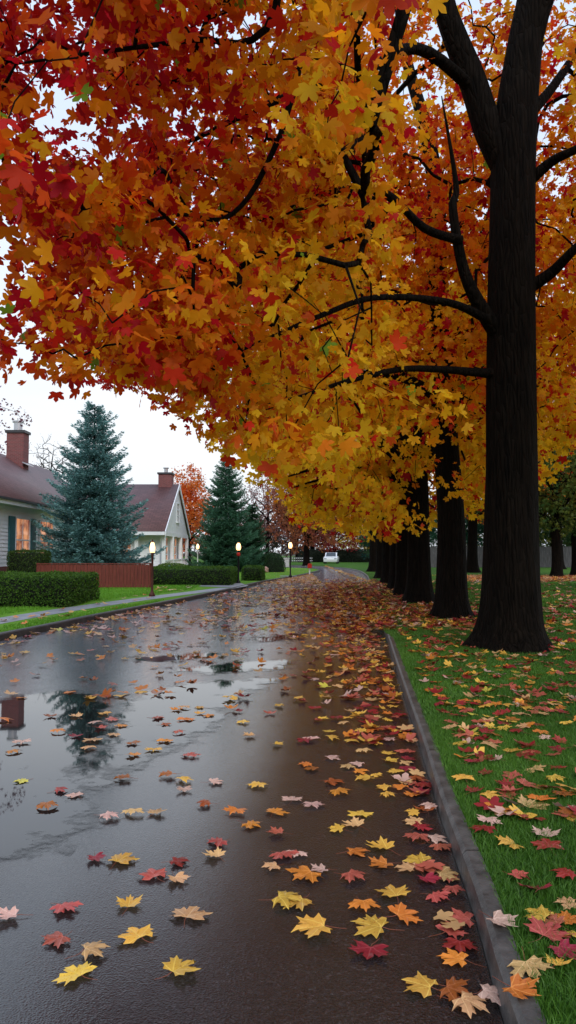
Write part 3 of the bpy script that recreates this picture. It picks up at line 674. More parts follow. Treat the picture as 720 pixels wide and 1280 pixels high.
ROW = [(524, 754, .33), (508, 745, .34), (498, 737, .34), (488, 729.5, .36), (479, 722.5, .38), (469, 714.5, .42)]
ORD = ['third', 'fourth', 'fifth', 'sixth', 'seventh', 'eighth and farthest']
for i, (bx, by, rr) in enumerate(ROW):
    b = P(bx, by, LZ); H = 9.5
    tk = [b, b + Vector((0, 0, 1)), b + Vector((0, 0, 3)), b + Vector((-.1, 0, 5)), b + Vector((-.3, .1, 7)), b + Vector((-.4, .1, H))]
    rx = 5.4 + .05 * i
    lb = [([b + Vector((0, 0, 3.4)), b + Vector((-1.4, -.3, 4.6)), b + Vector((-3.4, -.5, 5.0)), b + Vector((-4.6, -.6, 4.6))], [.16, .12, .07, .02]),
          ([b + Vector((0, 0, 2.7)), b + Vector((-.9, -.4, 3.5)), b + Vector((-2.4, -.7, 3.7)), b + Vector((-3.6, -.8, 3.4))], [.12, .09, .05, .02]),
          ([b + Vector((0, 0, 3.8)), b + Vector((1.4, .3, 5.2)), b + Vector((3.2, .5, 6.0))], [.16, .12, .03]),
          ([b + Vector((-.1, 0, 5)), b + Vector((-1.4, .8, 7)), b + Vector((-2.4, 1.2, 8.5))], [.14, .1, .03])]
    n = [240, 190, 160, 150, 140, 160][i]
    def al(q, r_):
        px, py, f = proj(q); env = np.interp(px, ENV_X, ENV_Y)
        return (py + 0.3 / f * FPX < env + 6) & (f > 5) & ~((px > bx - 34) & (px < 556) & (py > 590 - i * 2) & (f < b.y + 1))
    cc = crown_clusters(n, (b.x - .5, b.y, 6.2), (rx, 4.2, 4.6), 31 + i, 2.3, .4, al)
    make_tree('maple_tree', f'{ORD[i]} maple trunk counted along the row beside the kerb', 'tree', GRP, b, tk, [rr, rr * .95, rr * .9, rr * .8, .18, .05], lb, cc,
              (26, .72, .20 + .012 * i, T2 if i < 2 else T3, fallcols(.90, .14, .5, 2.0 * i + .7, None, 0), M['leaf'], .012), 41 + i, tn=14)

# --- trees behind ---------------------------------------------------
def simple_tree(name, label, group, x, y, h, cz, rad, n, per, spread, size, colfn, seed, tr_=.22, zmin=None, shell=.3, lm=None, rtip=.012, tmpl=T3, forked=True):
    b = Vector((x, y, LZ)); r_ = random.Random(seed)
    tk = [b, b + Vector((0, 0, h * .12)), b + Vector((r_.uniform(-.1, .1), 0, h * .35)), b + Vector((r_.uniform(-.3, .3), .1, h * .6)), b + Vector((r_.uniform(-.4, .4), .1, h * .88))]
    lb = []
    for k in range(7 if forked else 0):
        a = k * 2.4 + r_.random(); z0 = h * (.26 + .06 * k); rr = rad[0] * r_.uniform(.55, .8)
        s = b + Vector((0, 0, z0)); e = Vector((math.cos(a) * rr, math.sin(a) * rr, 0))
        lb.append(([s, s + e * .35 + Vector((0, 0, h * .07)), s + e * .7 + Vector((0, 0, h * .13)), s + e + Vector((0, 0, h * .22))], [tr_ * .5, tr_ * .38, tr_ * .22, tr_ * .08]))
    cc = crown_clusters(n, (x, y, cz), rad, seed, zmin, shell)
    return make_tree(name, label, 'tree', group, b, tk, [tr_, tr_ * .9, tr_ * .75, tr_ * .5, tr_ * .15], lb, cc, (per, spread, size, tmpl, colfn, lm or M['leaf'], rtip), seed, tn=12)
def tint(c, v=.25, c2=None):
    c = np.array(c); c2 = c if c2 is None else np.array(c2)
    def f(pos, base, r_):
        k = np.clip(.5 + .5 * field(base, .8, 1.0) + r_.normal(0, .25, len(pos)), 0, 1)[:, None]
        return (c * (1 - k) + c2 * k) * r_.uniform(1 - v, 1 + v, (len(pos), 1))
    return f
GB = 'trees far behind the houses and the road'
simple_tree('maple_tree', 'bright orange tree behind the white gable house', GB, -9.9, 76, 9.3, 6.0, (2.5, 2.6, 3.9), 260, 26, .7, .2, tint((.75, .13, .02), .25, (.7, .25, .05)), 61)
simple_tree('purple_leaf_tree', 'small dark purple leaved tree at the left edge beside the cream house', None, -10.5, 21, 6.9, 5.2, (2.6, 2.4, 2.1), 260, 30, .32, .07, tint((.10, .015, .04), .3, (.18, .02, .05)), 62, .1, tmpl=T3, rtip=.004)
simple_tree('bare_tree', 'half bare tree with rusty leaves behind the third street lamp', GB, 1.9, 78, 10.5, 6.2, (4.6, 4, 4.4), 520, 15, .7, .22, tint((.34, .10, .06), .3, (.42, .15, .05)), 63, .34, shell=.2, rtip=.014)
simple_tree('bare_tree', 'thin mauve bare tree between the second spruce and the rusty tree', GB, -2.6, 96, 11.0, 7, (4.6, 4, 4.6), 420, 8, .6, .2, tint((.28, .13, .14), .3, (.3, .12, .1)), 64, .26, shell=.2, rtip=.012)
simple_tree('bare_tree', 'bare grey tree rising behind the cream house chimney', GB, -24.5, 78, 13.5, 10, (3.2, 3, 3.5), 330, 1, .5, .12, tint((.16, .10, .10)), 65, .2, shell=.15, rtip=.014)
simple_tree('maple_tree', 'dark crimson tree beyond the bend of the road', GB, 6.4, 104, 10, 6.0, (4.6, 4, 4.6), 260, 24, .8, .25, tint((.22, .02, .03), .3, (.35, .05, .04)), 66)
simple_tree('bare_tree', 'mauve brown tree over the white fence beyond the road', GB, 3.6, 112, 12, 7.0, (6, 4, 5), 460, 15, .8, .28, tint((.24, .08, .07), .3, (.3, .1, .06)), 67, .35, shell=.2, rtip=.015)
GF = 'low trees along the far horizon'
for (tx, ty, tc1, tc2, lb_) in ((-17, 118, (.10, .05, .05), (.2, .08, .06), 'low maroon tree on the horizon behind the dark spruces'), (-6, 122, (.04, .06, .04), (.2, .09, .06), 'low dark tree on the horizon behind the round bush'),
        (1.5, 126, (.12, .05, .06), (.22, .08, .07), 'low mauve tree on the horizon above the red mailbox'), (13, 122, (.45, .28, .03), (.6, .4, .04), 'yellow tree on the horizon past the dark hedge')):
    simple_tree('distant_tree', lb_, GF, tx, ty, 7.5, 4.0, (6.5, 3, 3.6), 230, 16, .9, .34, tint(tc1, .3, tc2), int(tx) + 300, .3, zmin=.4)
# right-hand lawn
GL = 'trees standing on the right hand lawn'
gcol = tint((.045, .10, .025), .35, (.16, .18, .03))
simple_tree('lawn_tree', 'green and yellow tree just right of the thick trunk across the far lawn', GL, 15.0, 42.5, 9, 5.6, (4.0, 3.5, 3.6), 330, 22, .6, .17, gcol, 71, .3, zmin=2.3)
simple_tree('lawn_tree', 'dark trunked tree at the right edge across the far lawn', GL, 16.9, 44.5, 10, 6.2, (4.2, 3.5, 4), 330, 22, .6, .17, tint((.05, .09, .02), .3, (.3, .2, .03)), 72, .34, zmin=2.0)
simple_tree('maple_tree', 'red orange maple high behind the green lawn trees', GL, 22, 62, 15, 10.0, (7.5, 4, 5.6), 420, 24, .8, .26, fallcols(.36, .2, .4, 2), 73, .4, zmin=4.2)
simple_tree('maple_tree', 'yellow orange maple seen between the second trunk and the thick trunk', GL, 12.6, 52, 14, 8.6, (5.5, 4, 5.4), 380, 24, .8, .24, fallcols(.7, .2, .4, 1), 74, .38, zmin=3.6)
simple_tree('dark_green_tree', 'dark green tree behind the grey fence between the trunks', GL, 16.5, 74, 9, 4.8, (4.5, 3.5, 3.8), 300, 22, .7, .22, tint((.02, .075, .04), .3, (.03, .10, .05)), 75, .3, zmin=1.4)
simple_tree('dark_green_tree', 'dark green tree behind the grey fence toward the right edge', GL, 26.5, 76, 11, 6, (6.5, 4, 5), 380, 22, .8, .24, tint((.02, .06, .02), .3, (.06, .10, .03)), 76, .3, zmin=1.4)
simple_tree('maple_tree', 'orange maple overhanging from the right above the far lawn', GL, 12.5, 24, 11, 7.6, (5.2, 4.5, 4.2), 380, 28, .6, .16, fallcols(.62, .22, .5, 4), 77, .33, zmin=4.4)
simple_tree('dark_green_tree', 'blue green conifer like bush tree beyond the end of the maple row', GL, 12.0, 96, 7, 3.6, (3.2, 3, 3.4), 200, 20, .6, .22, tint((.02, .07, .06), .3), 78, .2, zmin=.3)

for (tx, ty, tc1, tc2, lb_) in ((13, 84, (.02, .07, .03), (.05, .1, .03), 'low green tree over the grey fence left of the second trunk'), (22, 82, (.03, .07, .02), (.3, .2, .03), 'low yellow green tree over the grey fence behind the thick trunk'), (31, 84, (.02, .06, .02), (.08, .1, .02), 'low green tree over the grey fence at the right edge')):
    simple_tree('distant_tree', lb_, GL, tx, ty, 7, 3.8, (5.6, 3, 3.6), 260, 18, .8, .26, tint(tc1, .3, tc2), int(tx) + 400, .3, zmin=.6)
# ------------------------------------------------------------------ spruces
def spruce(label, x, y, h, rb, seed, c1_, c2_, z0=.5, group='spruce trees beside the houses'):
    b = Vector((x, y, LZ)); root = empty('spruce_tree', b); tag(root, label, 'tree', group)
    r_ = np.random.default_rng(seed)
    limb_mesh('trunk', [b, b + Vector((0, 0, h * .5)), b + Vector((0, 0, h))], [.2, .11, .015], M['bark'], root, n=8)
    pos, tip, nor, col, siz = [], [], [], [], []; segs = []
    z = z0; k = 0
    while z < h - .12:
        f = 1 - (z - z0) / (h - z0); R_ = rb * (f ** .66) * (1 + .10 * math.sin(k * 2.3)) + .04
        nb = max(5, int(7 + 7 * f))
        for j in range(nb):
            a = j * 2 * math.pi / nb + k * .9 + r_.normal(0, .13); L_ = R_ * r_.uniform(.72, 1.1)
            zz = z + r_.normal(0, .10)
            dirv = np.array([math.cos(a), math.sin(a), 0]); sidev = np.array([-math.sin(a), math.cos(a), 0])
            ns = max(4, int(L_ / .10)); prevp = None
            for s in range(ns + 1):
                t = s / ns; sag = -.26 * L_ * math.sin(min(1, t * 1.15) * math.pi * .62) + .20 * L_ * t * t * t + (.35 * L_ * (1 - f) ** 2) * t
                p = np.array([x, y, LZ + zz]) + dirv * L_ * t + np.array([0, 0, sag])
                if prevp is not None and s % 2 == 0: segs.append((prevp, p, .018 * (1.1 - t), .018 * (1.05 - t)))
                if prevp is None or s % 2 == 0: prevp = p
                wdt = .42 * L_ * (1 - t) ** .7 * min(1, t * 3.0) + .08
                m_ = int(10 + 46 * wdt)
                if t < .12: continue
                u = r_.uniform(-1, 1, m_); v = np.abs(u)
                q = p + sidev * (u * wdt)[:, None] + dirv * (-.25 * v * wdt + r_.normal(0, .03, m_))[:, None]
                q[:, 2] += -.22 * v * wdt + r_.normal(0, .04, m_)
                pos.append(q); d = dirv[None] * r_.uniform(.6, 1.1, (m_, 1)) + sidev[None] * (np.sign(u) * v * 1.1)[:, None] + r_.normal(0, .22, (m_, 3)) + np.array([0, 0, .26])
                tip.append(d); nor.append(rand_dirs(m_, r_) + np.array([0, 0, .6]))
                kk = np.clip(r_.normal(.45 + .35 * t, .2, m_), 0, 1)[:, None]; col.append(np.array(c1_) * (1 - kk) + np.array(c2_) * kk)
                siz.append(r_.uniform(.10, .17, m_))
        z += .17 + .22 * f * (h / 8); k += 1
    tw, F_ = np.array([(0, 0), (.16, .45), (0, 1.0), (-.16, .45)]), np.array([(0, 1, 2), (0, 2, 3)])
    V, F, C_ = leaf_cloud(np.concatenate(pos), np.concatenate(tip), np.concatenate(nor), np.concatenate(siz), np.concatenate(col), (tw, F_), np.zeros(sum(map(len, siz))), r_)
    link('crown', np_mesh('crown', V, F, M['needle'], cols=C_), root)
    V, F = tube_np(segs, 4); link('branches', np_mesh('branches', V, F, M['bark']), root)
spruce('large blue green spruce in front of the cream house behind the red fence', -8.85, 34.5, 8.15, 3.05, 81, (.014, .055, .052), (.19, .38, .37))
spruce('dark green spruce right of the white gable house, taller of its pair', -4.5, 55, 8.1, 2.95, 82, (.02, .075, .045), (.08, .20, .12))
spruce('shorter green spruce at the right flank of the taller dark spruce', -2.7, 57.5, 5.0, 1.5, 83, (.016, .05, .025), (.05, .12, .06))

# ------------------------------------------------------------------ hedges and bushes
def leafy_surface(fn_pts, name, core, size, c1_, c2_, seed, label, cat, group, density):
    """fn_pts(n) -> points and outward normals on the clipped surface"""
    r_ = np.random.default_rng(seed); p, n_ = fn_pts(density, r_)
    p = p + n_ * (r_.normal(0, .018, (len(p), 1)) + .03 * field(p, 3.0)[:, None])
    k = r_.random((len(p), 1)); col = np.array(c1_) * (1 - k) + np.array(c2_) * k
    V, F, C_ = leaf_cloud(p, n_ * .5 + rand_dirs(len(p), r_) + np.array([0, 0, .2]), n_ + rand_dirs(len(p), r_) * .8, size * r_.uniform(.7, 1.3, len(p)), col, (np.array([(0, 0), (.32, .5), (0, 1.), (-.32, .5)]), np.array([(0, 1, 2), (0, 2, 3)])), np.zeros(len(p)), r_)
    # join leaves and inner body in one mesh with two materials
    bm = bmesh.new(); core(bm); bmesh.ops.triangulate(bm, faces=bm.faces); bm.verts.index_update()
    cv = np.array([v.co[:] for v in bm.verts]); cf = np.array([[v.index for v in f.verts] for f in bm.faces]); bm.free()
    Va = np.concatenate([V, cv]); Fa = np.concatenate([F, cf + len(V)]); Ca = np.concatenate([C_, np.zeros((len(cv), 3))])
    fm = np.concatenate([np.zeros(len(F)), np.ones(len(cf))])
    o = link(name, np_mesh(name, Va, Fa, [M['hedge'], M['hcore']], cols=Ca, fmat=fm)); return tag(o, label, cat, group)
def hedge(label, x0, x1, y0, y1, z1, seed, dens=900, c1_=(.03, .08, .010), c2_=(.09, .19, .02), size=.05, group='clipped box hedges on the left lawns'):
    def pts(d, r_):
        ps, ns = [], []
        for ax, a0, a1, b0_, b1_, c, n_ in (('y', x0, x1, LZ, z1, y0, (0, -1, 0)), ('x', y0, y1, LZ, z1, x1, (1, 0, 0)), ('x', y0, y1, LZ, z1, x0, (-1, 0, 0)), ('z', x0, x1, y0, y1, z1, (0, 0, 1)), ('y', x0, x1, LZ, z1, y1, (0, 1, 0))):
            m_ = int(abs(a1 - a0) * abs(b1_ - b0_) * d); u = r_.uniform(a0, a1, m_); v = r_.uniform(b0_, b1_, m_); c_ = np.full(m_, c)
            q = {'y': np.stack([u, c_, v], 1), 'x': np.stack([c_, u, v], 1), 'z': np.stack([u, v, c_], 1)}[ax]
            ps.append(q); ns.append(np.repeat([n_], m_, 0))
        p = np.concatenate(ps); n_ = np.concatenate(ns).astype(float)
        # round the corners
        R0 = .13; lo = np.array([x0 + R0, y0 + R0, -9]); hi = np.array([x1 - R0, y1 - R0, z1 - R0]); c = np.clip(p, lo, hi); d_ = p - c; L_ = np.linalg.norm(d_, axis=1)[:, None] + 1e-6
        return c + d_ / L_ * np.minimum(L_, R0), d_ / L_
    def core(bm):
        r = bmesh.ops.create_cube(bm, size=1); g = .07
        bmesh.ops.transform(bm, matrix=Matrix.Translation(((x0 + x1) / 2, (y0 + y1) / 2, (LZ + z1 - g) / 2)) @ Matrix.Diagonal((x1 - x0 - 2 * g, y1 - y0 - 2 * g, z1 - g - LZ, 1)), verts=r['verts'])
    return leafy_surface(pts, 'hedge', core, size, c1_, c2_, seed, label, 'hedge', group, dens)
hedge('long low clipped hedge nearest on the left in front of the red fence', -14, -5.6, 19.3, 22.6, .87, 1, 1100)
hedge('tall square clipped hedge block under the lit window of the cream house', -11.15, -9.85, 30.2, 31.7, 1.53, 2, 900, (.03, .06, .012), (.07, .13, .02))
hedge('long clipped hedge in front of the white gable house', -7.6, -2.4, 32.0, 36.2, .80, 3, 700)
hedge('short clipped hedge right of the second street lamp', -2.25, -1.25, 37.2, 40.5, .76, 4, 700)
hedge('dark tall clipped hedge beyond the bend of the road', 1.5, 14.5, 104, 106, 1.75, 5, 90, (.012, .02, .014), (.025, .035, .022), .16)
def bush(label, x, y, r, h, seed, c1_, c2_, size=.07, n=3500):
    def pts(d, r_):
        v = rand_dirs(n, r_); v[:, 2] = np.abs(v[:, 2]) ** .7; q = v * np.array([r, r, h]); q = np.array([x, y, LZ]) + q; return q, v
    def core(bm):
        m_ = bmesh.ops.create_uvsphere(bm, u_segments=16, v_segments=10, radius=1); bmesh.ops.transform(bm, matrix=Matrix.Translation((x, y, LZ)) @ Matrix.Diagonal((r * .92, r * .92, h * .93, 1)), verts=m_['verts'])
    leafy_surface(pts, 'bush', core, size, c1_, c2_, seed, label, 'bush', None, 1)
bush('round clipped dark bush between the spruces and the third street lamp', -.98, 53.5, .78, 1.3, 91, (.012, .035, .012), (.03, .07, .02))
bush('leafy low shrub growing under the porch rail of the gable house', -6.6, 43.5, 1.2, .75, 92, (.05, .10, .015), (.12, .2, .03))

# ------------------------------------------------------------------ houses
def clapboard(mb, x0, x1, y, z0, z1, axis='y', sign=-1, step=.16):
    """sawtooth boards on a vertical wall; the wall runs along x at y=const (axis y) or along y at x=const"""
    z = z0
    while z < z1 - .01:
        zt = min(z + step, z1)
        a, b = y + sign * .028, y + sign * .004
        if axis == 'y': q = [(x0, a, z), (x1, a, z), (x1, b, zt), (x0, b, zt)]; l_ = [(x0, b, z), (x1, b, z), (x1, a, z), (x0, a, z)]
        else: q = [(a, x0, z), (a, x1, z), (b, x1, zt), (b, x0, zt)]; l_ = [(b, x0, z), (b, x1, z), (a, x1, z), (a, x0, z)]
        mb.poly(q); mb.poly(l_); z = zt
def roof_mesh(name, quads, m, parent, thick=.14):
    V, F, UV = [], [], []
    for q in quads:
        q = [Vector(p) for p in q]; n_ = (q[1] - q[0]).cross(q[3] - q[0]).normalized()
        if n_.z < 0: n_ = -n_
        i = len(V); top = [p for p in q]; bot = [p - n_ * thick for p in q]; V += top + bot
        u = (q[1] - q[0]).length; v = (q[3] - q[0]).length; uv = [(0, 0), (u, 0), (u, v), (0, v)]; UV += uv + uv
        F += [(i, i + 1, i + 2, i + 3), (i + 7, i + 6, i + 5, i + 4)] + [(i + a, i + 4 + a, i + 4 + (a + 1) % 4, i + (a + 1) % 4) for a in range(4)]
    return link(name, np_mesh(name, [tuple(v) for v in V], F, m, uv=UV), parent)
def window_x(parent, x, y0, y1, z0, z1, glow, cols_=2, rows=2, sign=1, m=None):
    """window in a wall facing +x"""
    f = MB(); t = .07; o_ = .05 * sign
    f.box(x, x + o_, y0 - t, y0, z0 - t, z1 + t); f.box(x, x + o_, y1, y1 + t, z0 - t, z1 + t); f.box(x, x + o_ * 1.05, y0, y1, z1, z1 + t); f.box(x, x + o_ * 1.8, y0 - t * 1.3, y1 + t * 1.3, z0 - t * 1.4, z0)
    for k in range(1, cols_): c = y0 + (y1 - y0) * k / cols_; f.box(x, x + o_ * .7, c - .025, c + .025, z0, z1)
    for k in range(1, rows): c = z0 + (z1 - z0) * k / rows; f.box(x + o_ * .02, x + o_ * .78, y0, y1, c - .03, c + .03)
    w_ = f.build('window', m or M['white'], parent)
    MB().box(x - .02, x + .012 * sign, y0, y1, z0, z1).build('pane', glow, w_); return w_
def window_y(parent, y, x0, x1, z0, z1, glow, cols_=2, rows=2):
    """window in a wall facing -y"""
    f = MB(); t = .07
    f.box(x0 - t, x0, y - .05, y, z0 - t, z1 + t); f.box(x1, x1 + t, y - .05, y, z0 - t, z1 + t); f.box(x0, x1, y - .052, y, z1, z1 + t); f.box(x0 - t * 1.3, x1 + t * 1.3, y - .09, y, z0 - t * 1.4, z0)
    for k in range(1, cols_): c = x0 + (x1 - x0) * k / cols_; f.box(c - .025, c + .025, y - .035, y, z0, z1)
    for k in range(1, rows): c = z0 + (z1 - z0) * k / rows; f.box(x0, x1, y - .039, y - .001, c - .03, c + .03)
    w_ = f.build('window', M['white'], parent); MB().box(x0, x1, y - .012, y + .02, z0, z1).build('pane', glow, w_); return w_

# cream house: long wall along the street side
h1 = tag(empty('house', (-16, 38, LZ)), 'cream clapboard house with a maroon roof, brick chimney and teal shutters at the left edge', 'house')
X1, YA, YB, ZE, XR, ZR = -11.8, 24.0, 51.0, 3.9, -16.2, 7.05
MB().box(-20.6, X1, YA, YB, LZ - .1, .9).build('foundation', M['brickr'], h1)
wl = MB(); wl.box(-20.55, X1 - .03, YA + .03, YB - .03, .9, ZE)
clapboard(wl, YA, YB, X1 - .03, .9, ZE, 'x', 1); clapboard(wl, -20.55, X1, YA + .03, .9, ZE, 'y', -1)
for yy in (YA + .03, YB - .03): wl.poly([(-20.5, yy, ZE), (X1 - .05, yy, ZE), (XR, yy, ZR - .15)], (0, .02, 0))
wl.build('wall', M['siding'], h1)
rf = roof_mesh('roof', [[(X1 + .45, YA - .4, ZE - .2), (X1 + .45, YB + .4, ZE - .2), (XR, YB + .4, ZR), (XR, YA - .4, ZR)], [(XR, YA - .4, ZR), (XR, YB + .4, ZR), (-21.0, YB + .4, ZE - .2), (-21.0, YA - .4, ZE - .2)]], M['roof'], h1)
fa = MB(); fa.box(X1 + .40, X1 + .50, YA - .42, YB + .42, ZE - .46, ZE - .27); fa.box(X1 - .02, X1 + .41, YA - .4, YB + .4, ZE - .42, ZE - .36); fa.build('fascia', M['white'], h1)
gt = MB(); gt.box(X1 + .50, X1 + .60, YA - .42, YB + .42, ZE - .29, ZE - .2); gt.build('gutter', M['slatef'], h1)
cx, cy = -15.45, 43.2
ch = MB(); ch.box(cx - .48, cx + .48, cy - .45, cy + .45, 5.8, 8.25); ch.build('chimney', M['brickr'], rf)
MB().box(cx - .56, cx + .56, cy - .53, cy + .53, 8.25, 8.4).build('chimney_cap', M['slatef'], rf)
MB().lathe((cx, cy, 8.4), [(.24, 0), (.24, .5), (.32, .5), (.32, .58), (.2, .6)], 14).build('flue', M['metal'], rf)
fl = MB(); fl.poly([(cx + .49, cy - .62, 6.53), (cx + .49, cy + .5, 6.53), (cx + .75, cy + .5, 6.40), (cx + .75, cy - .62, 6.40)], (0, 0, .05)); fl.build('flashing', M['metal'], rf)
zb, zt = 1.1, 2.95
for y0, y1 in ((32.9, 34.6), (36.1, 38.0), (27.5, 29.2)):
    window_x(h1, X1, y0, y1, zb, zt, M['glow'], 2, 2)
for y0, y1 in ((32.05, 32.75), (34.85, 35.45), (26.7, 27.35), (29.35, 30.0)):
    s_ = MB(); s_.box(X1 + .004, X1 + .055, y0, y1, zb - .08, zt + .08)
    z = zb
    while z < zt: s_.box(X1 + .055, X1 + .07, y0 + .06, y1 - .06, z, z + .035); z += .075
    s_.build('shutter', M['teal'], h1)

# white gable house
h2 = tag(empty('house', (-12, 51.5, LZ)), 'white gable house with maroon roof and columned lit porch between the two spruces', 'house')
XG, Y0, Y1_, YR, ZE2, ZR2, XW = -7.5, 46.0, 57.0, 51.5, 2.86, 6.1, -16.5
wl = MB(); wl.box(XW, XG - .34, Y0 + .5, Y1_ - .5, LZ - .1, ZE2); clapboard(wl, XW, XG - .34, Y0 + .5, .3, ZE2, 'y', -1); wl.build('wall', M['white'], h2)
g = MB(); g.poly([(XG, Y0 + .15, ZE2 - .12), (XG, Y1_ - .15, ZE2 - .12), (XG, YR, ZR2 - .2)], (-.18, 0, 0)); g.box(XG - .16, XG + .03, Y0 + .1, Y1_ - .1, ZE2 - .36, ZE2 - .1); g.box(XG - .34, XG - .16, Y0 + .1, Y0 + .28, ZE2 - .36, ZE2 - .1); g.build('gable', M['white'], h2)
rf2 = roof_mesh('roof', [[(XW - .3, Y0 - .35, ZE2 - .12), (XG + .1, Y0 - .35, ZE2 - .12), (XG + .1, YR, ZR2), (XW - .3, YR, ZR2)], [(XW - .3, YR, ZR2), (XG + .1, YR, ZR2), (XG + .1, Y1_ + .35, ZE2 - .12), (XW - .3, Y1_ + .35, ZE2 - .12)]], M['roof'], h2)
bb = MB()
for ya, yb in ((Y0 - .36, YR), (Y1_ + .36, YR)):
    bb.poly([(XG + .11, ya, ZE2 - .36), (XG + .11, ya, ZE2 - .10), (XG + .11, yb, ZR2 + .02), (XG + .11, yb, ZR2 - .26)], (.05, 0, 0))
bb.box(XW - .3, XG + .1, Y0 - .42, Y0 - .36, ZE2 - .34, ZE2 - .14)
bb.build('bargeboard', M['white'], h2)
MB().box(-8.75, -7.85, 51.1, 52.0, 5.4, 6.75).build('chimney', M['brickr'], rf2)
MB().box(-8.82, -7.78, 51.03, 52.07, 6.75, 6.87).build('chimney_cap', M['slatef'], rf2)
MB().lathe((-8.3, 51.5, 6.87), [(.13, 0), (.13, .28), (.2, .3), (.2, .36)], 12).build('flue', M['metal'], rf2)
window_x(h2, XG + .005, 51.0, 52.1, 3.55, 4.75, M['glass'], 2, 3)
for yy in (46.25, 49.6, 53.4, 56.75):
    MB().box(XG - .16, XG + .06, yy - .15, yy + .15, .55, ZE2 - .36, .02).build('column', M['white'], h2)
for xx in (XG - 1.7, XG - 4.2, XG - 6.5):
    MB().box(xx - .11, xx + .11, Y0 + .1, Y0 + .3, .55, ZE2 - .34, .02).build('column', M['white'], h2)
pf = MB(); pf.box(XW, XG + .1, Y0, Y1_, LZ - .1, .5); pf.build('porch_floor', M['stone'], h2)
rl = MB(); rl.box(XG - .05, XG + .05, Y0 + .2, Y1_ - .2, .95, 1.02); rl.box(XG - .05, XG + .05, Y0 + .2, Y1_ - .2, .55, .6)
y = Y0 + .3
while y < Y1_ - .3: rl.box(XG - .025, XG + .025, y, y + .06, .6, .95); y += .2
rl.build('railing', M['white'], h2)
for ya, yb in ((47.0, 49.3), (50.4, 53.1), (54.2, 56.4)): window_x(h2, XG - .335, ya, yb, .8, 2.4, M['glow2'], 3, 3)
window_y(h2, Y0 + .468, -10.9, -9.6, 1.0, 2.35, M['glow2'], 2, 2); window_y(h2, Y0 + .468, -13.4, -12.2, 1.0, 2.35, M['glow2'], 2, 2)
st = MB(); st.box(XG + .1, XG + .9, 53.5, 56, LZ, .3); st.box(XG + .1, XG + .5, 53.5, 56, .3, .48); st.build('porch_steps', M['stone'], h2)

# ------------------------------------------------------------------ fences
def board_fence(name, label, x0, x1, y, h, mt, bw=.14, group=None, gap=.01, post=1.9, matp=None):
    r = tag(empty(name, ((x0 + x1) / 2, y, LZ)), label, 'fence', group); p = MB(); x = x0; rr = random.Random(3)
    while x < x1 - .01: e = min(x + bw, x1); p.box(x + gap / 2, e - gap / 2, y - .012 + rr.uniform(-.004, .004), y + .012, LZ + .03, LZ + h + rr.uniform(-.008, .008)); x = e
    p.build('board_panel', mt, r)
    q = MB(); q.box(x0, x1, y + .014, y + .055, LZ + h * .2, LZ + h * .2 + .08); q.box(x0, x1, y + .014, y + .055, LZ + h * .78, LZ + h * .78 + .08); q.box(x0 - .02, x1 + .02, y - .035, y + .045, LZ + h + .012, LZ + h + .045); q.build('rail', mt, r)
    n = max(1, int((x1 - x0) / post))
    for i in range(n + 1):
        xx = x0 + (x1 - x0) * i / n
        MB().box(xx - .05, xx + .05, y + .056, y + .15, LZ, LZ + h + .05, .01).build('post', mt, r)
board_fence('board_fence', 'red brown vertical board fence below the large blue spruce', -9.75, -5.35, 29.6, .92, M['fence'])
board_fence('board_fence', 'long grey board fence across the back of the right hand lawn', 8.5, 48, 68, 1.85, M['gfence'], .3, post=3)
def picket(label, x0, x1, y, h):
    r = tag(empty('picket_fence', ((x0 + x1) / 2, y, LZ)), label, 'fence'); p = MB(); x = x0
    while x < x1: p.box(x, x + .12, y - .015, y + .015, LZ + .05, LZ + h); x += .26
    p.build('pickets', M['gfence'], r)
    MB().box(x0, x1, y + .016, y + .05, LZ + h * .3, LZ + h * .4).build('rail', M['white'], r); MB().box(x0, x1, y + .016, y + .05, LZ + h * .75, LZ + h * .85).build('rail', M['white'], r)
picket('low white picket fence beyond the bend of the road', -3.5, 3.2, 100, .75)

# ------------------------------------------------------------------ lamps
def lamp(label, x, y, h, pm, red=False, r=.085, z0=LZ):
    o = tag(empty('street_lamp', (x, y, z0)), label, 'street lamp', 'small glowing lamp posts along the left lawn')
    MB().lathe((x, y, z0), [(.10, 0), (.10, .06), (.06, .12), (.04, .2), (.035, h - .34), (.05, h - .32), (.035, h - .28), (.07, h - .24)], 12).build('post', pm, o, True)
    gl = MB(); gl.lathe((x, y, z0 + h - .24), [(.07, 0), (r * .9, .06), (r, .15), (r * .8, .26), (.04, .33)], 14); gl.build('lamp_globe', M['lamp'], o, True)
    MB().lathe((x, y, z0 + h + .09), [(.06, 0), (.03, .03), (.015, .09)], 10).build('finial', pm, o)
    if red: MB().lathe((x, y, z0 + h - .5), [(.06, 0), (.085, .05), (.085, .12), (.06, .16)], 12).build('collar', M['red'], o)
q = P(190, 745.5, LZ); lamp('glowing lamp on a red brown post at the end of the red fence', q.x, q.y, 1.62, M['brownp'])
q = P(298, 729, LZ); lamp('glowing lamp on a black post with a red collar beside the long hedge', q.x, q.y, 1.72, M['dark'], True, .11)
q = P(363, 721.5, LZ); lamp('glowing lamp on a black post on the grass point where the road bends', q.x, q.y, 1.85, M['dark'], False, .11)
lamp('white lamp post glowing at the porch steps of the gable house', -6.35, 53.5, 1.85, M['white'], False, .11)

